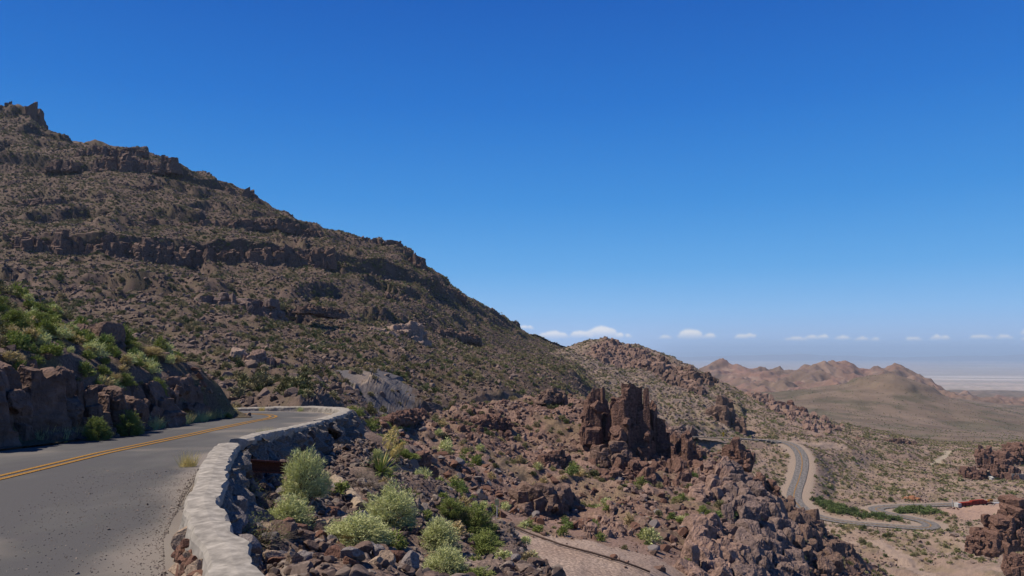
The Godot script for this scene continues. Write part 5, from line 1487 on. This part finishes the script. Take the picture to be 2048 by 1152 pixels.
func yucca(at: Vector3, size: float, flower: bool, label: String) -> void:
	var o := thing("yucca", label, "yucca", at)
	var v := PackedVector3Array()
	for i in 170:
		var d := random_dir()
		d.y = absf(d.y) * 1.1 - 0.12
		d = d.normalized()
		var root := Vector3(d.x, d.y * 0.4, d.z) * 0.10 + Vector3.UP * 0.25 * size
		var s := d.cross(Vector3.UP).normalized() * 0.028 * size
		var mid := root + d * size * 0.55
		var tip := root + d * size * rng.randf_range(0.9, 1.15) - Vector3.UP * 0.07 * size * (1.0 - d.y)
		v.append_array(PackedVector3Array([root - s, mid - s * 0.8, root + s, root + s, mid - s * 0.8, mid + s * 0.8, mid - s * 0.8, tip, mid + s * 0.8]))
	part("leaves", mesh_of(v, mats.leaf_yucca), o)
	if flower:
		for q in [[Vector3(0.34, 1.35, -0.1), 0.85], [Vector3(0.62, 0.95, 0.2), 0.5]]:
			var tv := PackedVector3Array()
			tube(tv, Vector3(0, 0.2, 0), q[0], 0.035, 0.015, 6)
			part("flower_stalk", mesh_of(tv, mats.leaf_straw), o)
			var fv := PackedVector3Array()
			for i in 500:
				var t := rng.randf()
				var p: Vector3 = Vector3(0, 0.2, 0).lerp(q[0], lerpf(0.55, 1.08, t))
				var side: Vector3 = random_dir() * Vector3(1, 0.4, 1) * 0.30 * q[1] * sin(PI * clampf(t * 0.9 + 0.1, 0, 1))
				blade(fv, p + side, (random_dir() + Vector3.UP).normalized(), 0.10, 0.022)
			part("flower_spray", mesh_of(fv, mats.leaf_straw), o)


# ---------------------------------------------------------------- things in the valley

func valley_ground(p: Vector3) -> Vector3:
	return Vector3(p.x, ground(sheets.valley, p.x, p.z), p.z)


func make_valley_things() -> void:
	var s := Vector3(112.8, -44.32, -417.88)
	var road_at := to_line(s.x, s.z, LOWER_ROAD)
	var sg := thing("road_sign", "yellow diamond warning sign with a small plaque beside the valley road", "sign", Vector3(s.x, maxf(road_at.y - 0.2, ground(sheets.saddle, s.x, s.z)), s.z))
	var v := PackedVector3Array()
	tube(v, Vector3.ZERO, Vector3(0, 3.0, 0), 0.05, 0.05, 6)
	part("post", mesh_of(v, mats.galvanised), sg)
	v = PackedVector3Array()
	box(v, Vector3(0, 2.6, 0.08), Vector3(1.2, 1.2, 0.03), Basis(Vector3.BACK, PI / 4))
	part("panel", mesh_of(v, mats.sign_yellow), sg)
	v = PackedVector3Array()
	box(v, Vector3(0, 1.42, 0.08), Vector3(0.7, 0.7, 0.03))
	part("plaque", mesh_of(v, mats.sign_yellow), sg)
	v = PackedVector3Array()
	box(v, Vector3(0, 2.5, 0.10), Vector3(0.08, 0.5, 0.01))
	box(v, Vector3(0.08, 2.78, 0.10), Vector3(0.24, 0.08, 0.01))
	part("arrow", mesh_of(v, mats.sign_black), sg)
	# guard wall of the valley road
	var a := Vector3(117.3, -44.78, -419.62)
	var b := Vector3(145.3, -46.23, -423.12)
	var line := []
	for i in 9:
		var p := a.lerp(b, i / 8.0)
		p.y = to_line(p.x, p.z, LOWER_ROAD).y + 0.7
		line.append(p)
	var gw := thing("guard_wall", "long pale-topped stone guard wall along the valley road", "wall", Vector3.ZERO)
	part("cap", sweep_wall(smooth_line(line, 0.5), dense([Vector2(-0.4, -0.8), Vector2(-0.35, -0.1), Vector2(0, 0.05), Vector2(0.35, -0.1), Vector2(0.4, -0.5)], 0.3), mats.concrete, 0.06), gw)
	part("outer_face", sweep_wall(smooth_line(line, 0.5), dense([Vector2(0.35, -0.35), Vector2(1.2, -4.5)], 0.5), mats.masonry, 0.25, false), gw)
	# red mining machine on the lot
	a = valley_ground(Vector3(179.5, -61.05, -319))
	b = valley_ground(Vector3(198.5, -62.04, -326))
	var rm := thing("mining_machine", "long red steel machine frame parked on the dirt lot", "machine", (a + b) * 0.5)
	var d := (b - a)
	var yaw := atan2(-d.z, d.x)
	rm.rotation.y = yaw
	var n := d.length()
	for q in [["base_frame", Vector3(0, 0.7, 0), Vector3(n, 0.35, 1.8), "rust"], ["body", Vector3(-n * 0.05, 1.5, 0), Vector3(n * 0.72, 1.1, 1.7), "red_paint"], ["hood", Vector3(n * 0.08, 2.25, 0), Vector3(n * 0.34, 0.5, 1.3), "red_paint"], ["cab", Vector3(-n * 0.46, 1.25, 0.2), Vector3(n * 0.09, 1.5, 1.9), "white_paint"], ["boom", Vector3(n * 0.38, 1.5, 0), Vector3(n * 0.26, 0.3, 0.5), "red_paint"], ["amber_housing", Vector3(n * 0.45, 1.9, 0), Vector3(n * 0.10, 0.7, 1.0), "amber_paint"]]:
		v = PackedVector3Array()
		box(v, q[1], q[2])
		part(q[0], mesh_of(v, mats[q[3]]), rm)
	for i in 8:
		v = PackedVector3Array()
		box(v, Vector3(lerpf(-n * 0.38, n * 0.28, i / 7.0), 1.5, 0.88), Vector3(0.14, 1.2, 0.10))
		part("rib", mesh_of(v, mats.rust), rm)
	for x in [-0.4, -0.3, 0.2, 0.3]:
		for z in [-0.8, 0.8]:
			v = PackedVector3Array()
			tube(v, Vector3(x * n, 0.45, z - 0.15), Vector3(x * n, 0.45, z + 0.15), 0.45, 0.45, 14)
			part("wheel", mesh_of(v, mats.sign_black), rm)
	var wp := thing("white_post", "white post standing behind the red machine", "post", valley_ground(Vector3(179.1, -60.2, -320.75)))
	v = PackedVector3Array()
	tube(v, Vector3(0, -0.2, 0), Vector3(0, 3.4, 0), 0.16, 0.14, 8)
	part("post", mesh_of(v, mats.white_paint), wp)
	v = PackedVector3Array()
	tube(v, Vector3(0, 3.4, 0), Vector3(0, 3.55, 0), 0.2, 0.05, 8)
	part("post_cap", mesh_of(v, mats.white_paint), wp)
	var tk := thing("steel_tank", "small pale tank right of the red machine", "tank", valley_ground(Vector3(202.2, -61.09, -329.5)))
	v = PackedVector3Array()
	tube(v, Vector3(-1.1, 0.8, 0), Vector3(1.1, 0.8, 0), 0.6, 0.6, 14)
	part("body", mesh_of(v, mats.galvanised), tk)
	for x in [-0.7, 0.7]:
		v = PackedVector3Array()
		box(v, Vector3(x, 0.15, 0), Vector3(0.15, 0.6, 1.0))
		part("saddle_leg", mesh_of(v, mats.rust), tk)
	for i in 3:
		var at := valley_ground(Vector3(179.5, -61.05, -319)) + Vector3(-4.5 + i * 1.6, 0.2, 2.0 + i)
		v = PackedVector3Array()
		box(v, Vector3.ZERO, Vector3(4.5, 0.22, 0.35), Basis.from_euler(Vector3(0, 0.3 + 0.5 * i, 0.1)))
		tag(lone("scrap_girder", mesh_of(v, mats.rust), Transform3D(Basis.IDENTITY, at)), ["rusty girder lying farthest left of the red machine", "middle one of three rusty girders beside the red machine", "rusty girder lying closest to the red machine"][i], "girder", "scrap girders on the lot")
	var sh := thing("mine_shed", "small pale slatted shed below the red crag", "shed", valley_ground(Vector3(253.4, -64.33, -413.5)))
	v = PackedVector3Array()
	box(v, Vector3(0, 1.1, 0), Vector3(3.6, 2.6, 2.4))
	part("wall", mesh_of(v, mats.galvanised), sh)
	v = PackedVector3Array()
	box(v, Vector3(0, 2.5, 0.1), Vector3(4.1, 0.18, 3.0), Basis(Vector3.RIGHT, 0.14))
	part("roof", mesh_of(v, mats.white_paint), sh)
	for i in 4:
		v = PackedVector3Array()
		box(v, Vector3(0, 0.45 + i * 0.52, 1.24), Vector3(3.4, 0.26, 0.06))
		part("slat", mesh_of(v, mats.white_paint), sh)
	var ls := thing("loading_wall", "cream concrete loading wall at the right edge of the mine", "wall", valley_ground(Vector3(261.4, -64.22, -406.5)))
	v = PackedVector3Array()
	box(v, Vector3(0, 1.4, 0), Vector3(6.0, 3.4, 0.6))
	part("face", mesh_of(v, mats.concrete), ls)
	v = PackedVector3Array()
	box(v, Vector3(2.9, 1.0, -2.0), Vector3(0.5, 2.6, 4.2))
	part("wing", mesh_of(v, mats.concrete), ls)
	v = PackedVector3Array()
	box(v, Vector3(0, 3.18, 0), Vector3(6.3, 0.16, 0.9))
	part("coping", mesh_of(v, mats.concrete), ls)
	var words := ["brown marker post on the outside of the lower bend", "brown marker post where the valley road levels out", "thin marker post beyond the green roadside bushes"]
	var k := 0
	for q in [Vector3(142.4, -57.7, -270), Vector3(110.4, -57.55, -277.88), Vector3(123.2, -57.91, -266.5)]:
		var mp := thing("marker_post", words[k], "post", valley_ground(q), "roadside marker posts")
		v = PackedVector3Array()
		box(v, Vector3(0, 0.6, 0), Vector3(0.16, 1.6, 0.10))
		part("post", mesh_of(v, mats.rust), mp)
		v = PackedVector3Array()
		box(v, Vector3(0, 1.25, 0.06), Vector3(0.12, 0.2, 0.02))
		part("reflector", mesh_of(v, mats.amber_paint), mp)
		k += 1


# ---------------------------------------------------------------- rocks and scrub

func in_view(p: Vector3, margin := 0.0) -> bool:
	if p.z > -1.0:
		return false
	var pitch := atan(128.0 / 1547.0)
	var y := p.y - EYE
	var d := -p.z * cos(pitch) + y * sin(pitch)
	var up := y * cos(pitch) + p.z * sin(pitch)
	return absf(p.x / d) < 0.662 + margin and absf(up / d) < 0.372 + margin


func scatter(s: Dictionary, zone: String, rocks: float, scrub: float, rock_size: Vector2, scrub_size: Vector2, r0: int, r1: int, clear: Callable) -> void:
	var pos: PackedVector3Array = s.pos
	var nc: int = s.nc
	for r in range(r0, r1):
		for c in nc - 1:
			var i := r * nc + c
			var p := pos[i]
			if not in_view(p, 0.12) or -p.z > 2300.0:
				continue
			var e1 := pos[i + 1] - p
			var e2 := pos[i + nc] - p
			var area := e1.cross(e2).length()
			var patch := coarse.get_noise_2d(p.x * 3.0 + 40, p.z * 3.0)
			var free := -1.0
			var nrock := rocks * area * clampf(0.8 - patch * 2.6, 0.15, 2.6)
			while nrock > 0.0:
				if rng.randf() < nrock:
					if free < 0.0:
						free = clear.call(p)
					if rng.randf() < free:
						var sz := rock_size.x * pow(rock_size.y / rock_size.x, pow(rng.randf(), 3.2))
						rock_spots.append([sz / -p.z, p + e1 * rng.randf() + e2 * rng.randf(), sz, rng.randf(), zone])
				nrock -= 1.0
			var nscrub := scrub * area * clampf(0.8 + patch * 3.2, 0.06, 2.8)
			while nscrub > 0.0:
				if rng.randf() < nscrub:
					if free < 0.0:
						free = clear.call(p)
					if rng.randf() < free:
						var sz := rng.randf_range(scrub_size.x, scrub_size.y) * (1.0 + 0.6 * pow(rng.randf(), 4.0))
						shrub_spots.append([sz / -p.z, p + e1 * rng.randf() + e2 * rng.randf(), sz, rng.randf(), zone])
				nscrub -= 1.0


var told := {}

func which(what: String, p: Vector3) -> String:
	# tells a look-alike by its place in the row counted from the nearest landmark
	var nth := ["closest", "second closest", "third closest", "fourth closest", "fifth closest", "sixth closest", "seventh closest", "eighth closest", "ninth closest", "tenth closest", "eleventh closest", "twelfth closest"]
	var order := MARKS.duplicate()
	order.sort_custom(func(a, b): return a[1].distance_squared_to(p) < b[1].distance_squared_to(p))
	for m in order:
		var key: String = what + m[0]
		var n: int = told.get(key, 0)
		if n < nth.size():
			told[key] = n + 1
			return "%s, %s such to %s" % [what, nth[n], m[0]]
	return what


func by_marks(list: Array) -> Array:
	# nearest to its landmark first, so that the count is true
	for s in list:
		var best := 1e12
		for m in MARKS:
			best = minf(best, m[1].distance_squared_to(s[1]))
		s.append(best)
	list.sort_custom(func(a, b): return a[5] < b[5])
	return list


func zone_words(zone: String, p: Vector3) -> String:
	var a := p.x / -p.z * 1547.0 + 1024.0
	match zone:
		"hill":
			if a < 960: return "on the left flank of the stony hill beyond the yucca"
			if a < 1160: return "on the stony slope left of the red pinnacles"
			if a < 1400: return "on the slope below the red pinnacles"
			return "among the grey slabs of the hill shoulder"
		"bank": return "on top of the cut bank left of the road"
		"gully": return "on the rubble slope below the parapet"
		"valley": return "on the valley slopes beside the winding road"
		"saddle": return "on the saddle hill under the dome"
		"thicket": return "in the green thicket between the hairpins"
	return "on the lower mountain slope behind the bend"


func road_clear(p: Vector3) -> float:
	if bare_rock(p, "saddle") or bare_rock(p, "valley"):
		return 0.3
	if p.z > -520.0:
		if to_line(p.x, p.z, LOWER_ROAD).x < 6.0 or in_poly(p, LOT):
			return 0.0
		if to_line(p.x, p.z, LOWER_TRACK).x < 2.6 or to_line(p.x, p.z, TURNOUT).x < 4.0:
			return 0.05
	if to_line(p.x, p.z, TRACK).x < 1.8:
		return 0.05
	return 1.0


func scatter_all() -> void:
	scatter(sheets.mountain, "mountain", 0.70, 0.15, Vector2(0.22, 1.8), Vector2(0.5, 1.7), 18, 248, func(p): return 0.08 if in_poly(p, TAILINGS) else 1.0)
	scatter(sheets.saddle, "saddle", 0.55, 0.11, Vector2(0.25, 2.0), Vector2(0.6, 1.7), 6, 140, road_clear)
	scatter(sheets.valley, "valley", 0.48, 0.15, Vector2(0.22, 1.5), Vector2(0.5, 1.6), 20, 276, road_clear)
	scatter(sheets.hill, "hill", 2.6, 0.13, Vector2(0.10, 1.2), Vector2(0.4, 1.3), 40, 214, func(p): return 1.0 if p.z < -65.0 else 0.04)
	scatter(sheets.bank, "bank", 6.0, 1.5, Vector2(0.06, 0.45), Vector2(0.2, 0.6), 24, 86, func(p): return 1.0)
	scatter(sheets.piedmont, "plain", 0.0, 0.008, Vector2(0.5, 1.0), Vector2(0.8, 1.7), 2, 150, func(p): return 1.0)
	# green thickets inside the hairpins of the valley road
	for q in [[Vector3(122.6, -59.01, -306.75), Vector3(127.5, -59.85, -298)], [Vector3(128.3, -59.47, -299.75), Vector3(141.1, -59.47, -291)], [Vector3(151.5, -60.09, -310.25), Vector3(161.5, -59.79, -305)], [Vector3(124.6, -57.48, -319), Vector3(126, -59.7, -310.25)]]:
		for i in 42:
			var at: Vector3 = q[0].lerp(q[1], rng.randf())
			var p := at + Vector3(rng.randf_range(-3.5, 3.5), 0, rng.randf_range(-5, 5))
			if to_line(p.x, p.z, LOWER_ROAD).x < 5.5:
				continue
			p.y = ground(sheets.valley, p.x, p.z)
			var sz := rng.randf_range(1.8, 3.2)
			shrub_spots.append([sz / -p.z, p, sz, 0.93 + rng.randf() * 0.07, "thicket"])
	# rubble under the near parapet
	for i in 22000:
		var z := rng.randf_range(-34.0, -5.0)
		var x := wall_x(z) + 0.45 + rng.randf() * rng.randf() * 14.0
		var p := Vector3(x, near_y(x, z), z)
		if not in_view(p, 0.05) or coarse.get_noise_2d(x * 16, z * 16) > 0.28 + 0.2 * rng.randf():
			continue
		var sz := 0.03 * pow(9.0, pow(rng.randf(), 2.1))
		rock_spots.append([sz / -z, p, sz, rng.randf(), "gully"])
	for i in 130:
		var z := rng.randf_range(-34.0, -12.0)
		var x := wall_x(z) + 2.0 + rng.randf() * 16.0
		var p := Vector3(x, near_y(x, z), z)
		var sz := rng.randf_range(0.25, 0.6)
		shrub_spots.append([sz / -z, p, sz, rng.randf(), "gully"])
	place_rocks()
	place_scrub()
	# gravel on the asphalt's edge
	var spots := []
	for i in 3600:
		var z := rng.randf_range(-15.0, -5.5)
		var x := wall_x(z) - 0.45 - pow(rng.randf(), 2.6) * 2.2
		spots.append([Vector3(x, road_y(-z) + 0.035, z), rng.randf_range(0.004, 0.010) * (3.0 if rng.randf() < 0.012 else 1.0)])
	var mm := copies_of(pebbles[0], mats.loose_rock, spots.size())
	for i in spots.size():
		mm.set_instance_transform(i, Transform3D(Basis.from_euler(random_dir() * 3.0).scaled(Vector3.ONE * spots[i][1]), spots[i][0]))
		mm.set_instance_color(i, Color(0.38, 0.31, 0.26) * rng.randf_range(0.6, 1.15))
	stuff("gravel", mm, "loose gravel strewn along the asphalt edge beside the near parapet", "gravel")


func copies_of(mesh: Mesh, m: Material, n: int) -> MultiMesh:
	var mm := MultiMesh.new()
	mm.transform_format = MultiMesh.TRANSFORM_3D
	mm.use_colors = true
	var c: Mesh = mesh.duplicate()
	c.surface_set_material(0, m)
	mm.mesh = c
	mm.instance_count = n
	return mm


func stuff(called: String, mm: MultiMesh, label: String, category: String) -> void:
	var o := MultiMeshInstance3D.new()
	o.name = numbered(called)
	o.multimesh = mm
	o.set_meta("kind", "stuff")
	add_child(o)
	tag(o, label, category)


func rock_basis(sz: float) -> Basis:
	return Basis.from_euler(Vector3(rng.randf_range(-0.5, 0.5), rng.randf() * TAU, rng.randf_range(-0.5, 0.5))) * Basis.from_scale(Vector3(sz * rng.randf_range(0.45, 0.75), sz * rng.randf_range(0.32, 0.6), sz * rng.randf_range(0.4, 0.7)))


func place_rocks() -> void:
	rock_spots.sort_custom(func(a, b): return a[0] > b[0])
	var rest := []
	var chosen := []
	var count := {"boulder": 0, "rubble_stone": 0}
	for s in rock_spots:
		var near: bool = s[4] == "gully"
		var called := "rubble_stone" if near else "boulder"
		if count[called] < (290 if near else 280) and in_view(s[1], -0.01) and (near or s[4] in ["hill", "bank"]):
			count[called] += 1
			chosen.append(s)
		else:
			rest.append(s)
	for s in by_marks(chosen):
			var near: bool = s[4] == "gully"
			var called := "rubble_stone" if near else "boulder"
			var tone: String = ["stone_red", "stone_grey", "stone_brown", "stone_tan"][int(s[3] * 3.99)] if near else ["stone_red", "stone_red", "stone_brown", "stone_grey"][int(s[3] * 3.99)]
			var o := lone(called, shards[rng.randi() % shards.size()], Transform3D(rock_basis(s[2]), s[1] + Vector3.UP * s[2] * 0.12), mats[tone])
			var hue: String = {"stone_red": "reddish", "stone_grey": "grey", "stone_brown": "dark brown", "stone_tan": "tan"}[tone]
			tag(o, which("angular %s %s" % [hue, "rubble stone" if near else "boulder"], s[1]), "rock", "%s %s" % [called.replace("_", " "), zone_words(s[4], s[1])])
	var lots := []
	for i in 8:
		lots.append([])
	for s in rest:
		lots[rng.randi() % 8].append(s)
	for i in 8:
		var mm := copies_of(pebbles[i], mats.loose_rock, lots[i].size())
		for k in lots[i].size():
			var s: Array = lots[i][k]
			mm.set_instance_transform(k, Transform3D(rock_basis(s[2]), s[1] + Vector3.UP * s[2] * 0.1))
			var c := Color(0.20, 0.142, 0.115).lerp(Color(0.38, 0.275, 0.225), s[3])
			if s[4] == "hill" or s[4] == "gully":
				c = Color(0.25, 0.145, 0.112).lerp(Color(0.44, 0.31, 0.255), s[3])
			if s[4] == "gully":
				c = Color(0.20, 0.14, 0.118).lerp(Color(0.44, 0.36, 0.30), s[3] * s[3])
			elif s[4] == "valley" or s[4] == "saddle":
				c = Color(0.28, 0.20, 0.165).lerp(Color(0.42, 0.32, 0.27), s[3])
			mm.set_instance_color(k, c * rng.randf_range(0.7, 1.1))
		stuff("rubble", mm, "loose broken rock strewn over the slopes", "rubble")


func scrub_color(h: float) -> Color:
	if h < 0.30:
		return Color(0.27, 0.245, 0.135).lerp(Color(0.21, 0.195, 0.095), h / 0.30)
	if h < 0.62:
		return Color(0.19, 0.18, 0.082).lerp(Color(0.14, 0.14, 0.06), (h - 0.30) / 0.32)
	if h < 0.80:
		return Color(0.32, 0.265, 0.14)
	if h < 0.92:
		return Color(0.09, 0.11, 0.04)
	return Color(0.11, 0.145, 0.05)


func place_scrub() -> void:
	shrub_spots.sort_custom(func(a, b): return a[0] > b[0])
	var mids := []
	for i in 5:
		var b := bush_mesh(46, 9, 0.20, 0.075, 1.2)
		b[0].append_array(b[1])
		mids.append(mesh_of(b[0], null))
	var smalls := []
	for i in 4:
		smalls.append(mesh_of(bush_mesh(26, 3, 0.34, 0.17, 1.3)[0], null))
	var rest := []
	var chosen := []
	var count := 0
	for s in shrub_spots:
		if count < 285 and in_view(s[1], -0.01) and s[4] in ["hill", "bank", "gully", "thicket"]:
			count += 1
			chosen.append(s)
		else:
			rest.append(s)
	for s in by_marks(chosen):
			var tone: String = "sage" if s[3] < 0.22 else ("olive" if s[3] < 0.62 else ("tan" if s[3] < 0.78 else "green"))
			var o := lone("slope_shrub", mids[rng.randi() % 5], Transform3D(Basis(Vector3.UP, rng.randf() * TAU) * Basis.from_scale(Vector3(s[2], s[2] * rng.randf_range(0.6, 0.9), s[2])), s[1]), mats["leaf_" + tone])
			var hue: String = {"sage": "grey-green", "olive": "olive", "tan": "dry tan", "green": "dark green"}[tone]
			tag(o, which("%s %s shrub" % ["bushy" if s[4] == "thicket" else "small", hue], s[1]), "shrub", "shrubs %s" % zone_words(s[4], s[1]))
	var lots := []
	for i in 9:
		lots.append([])
	for s in rest:
		lots[rng.randi() % 5 if s[0] > 0.006 else 5 + rng.randi() % 4].append(s)
	for i in 9:
		var mm := copies_of(mids[i] if i < 5 else smalls[i - 5], mats.foliage, lots[i].size())
		for k in lots[i].size():
			var s: Array = lots[i][k]
			mm.set_instance_transform(k, Transform3D(Basis(Vector3.UP, rng.randf() * TAU) * Basis.from_scale(Vector3(s[2], s[2] * rng.randf_range(0.55, 0.85), s[2])), s[1]))
			mm.set_instance_color(k, scrub_color(s[3]) * rng.randf_range(0.65, 1.15))
		stuff("scrub", mm, "low desert scrub dotted over the slopes", "scrub")
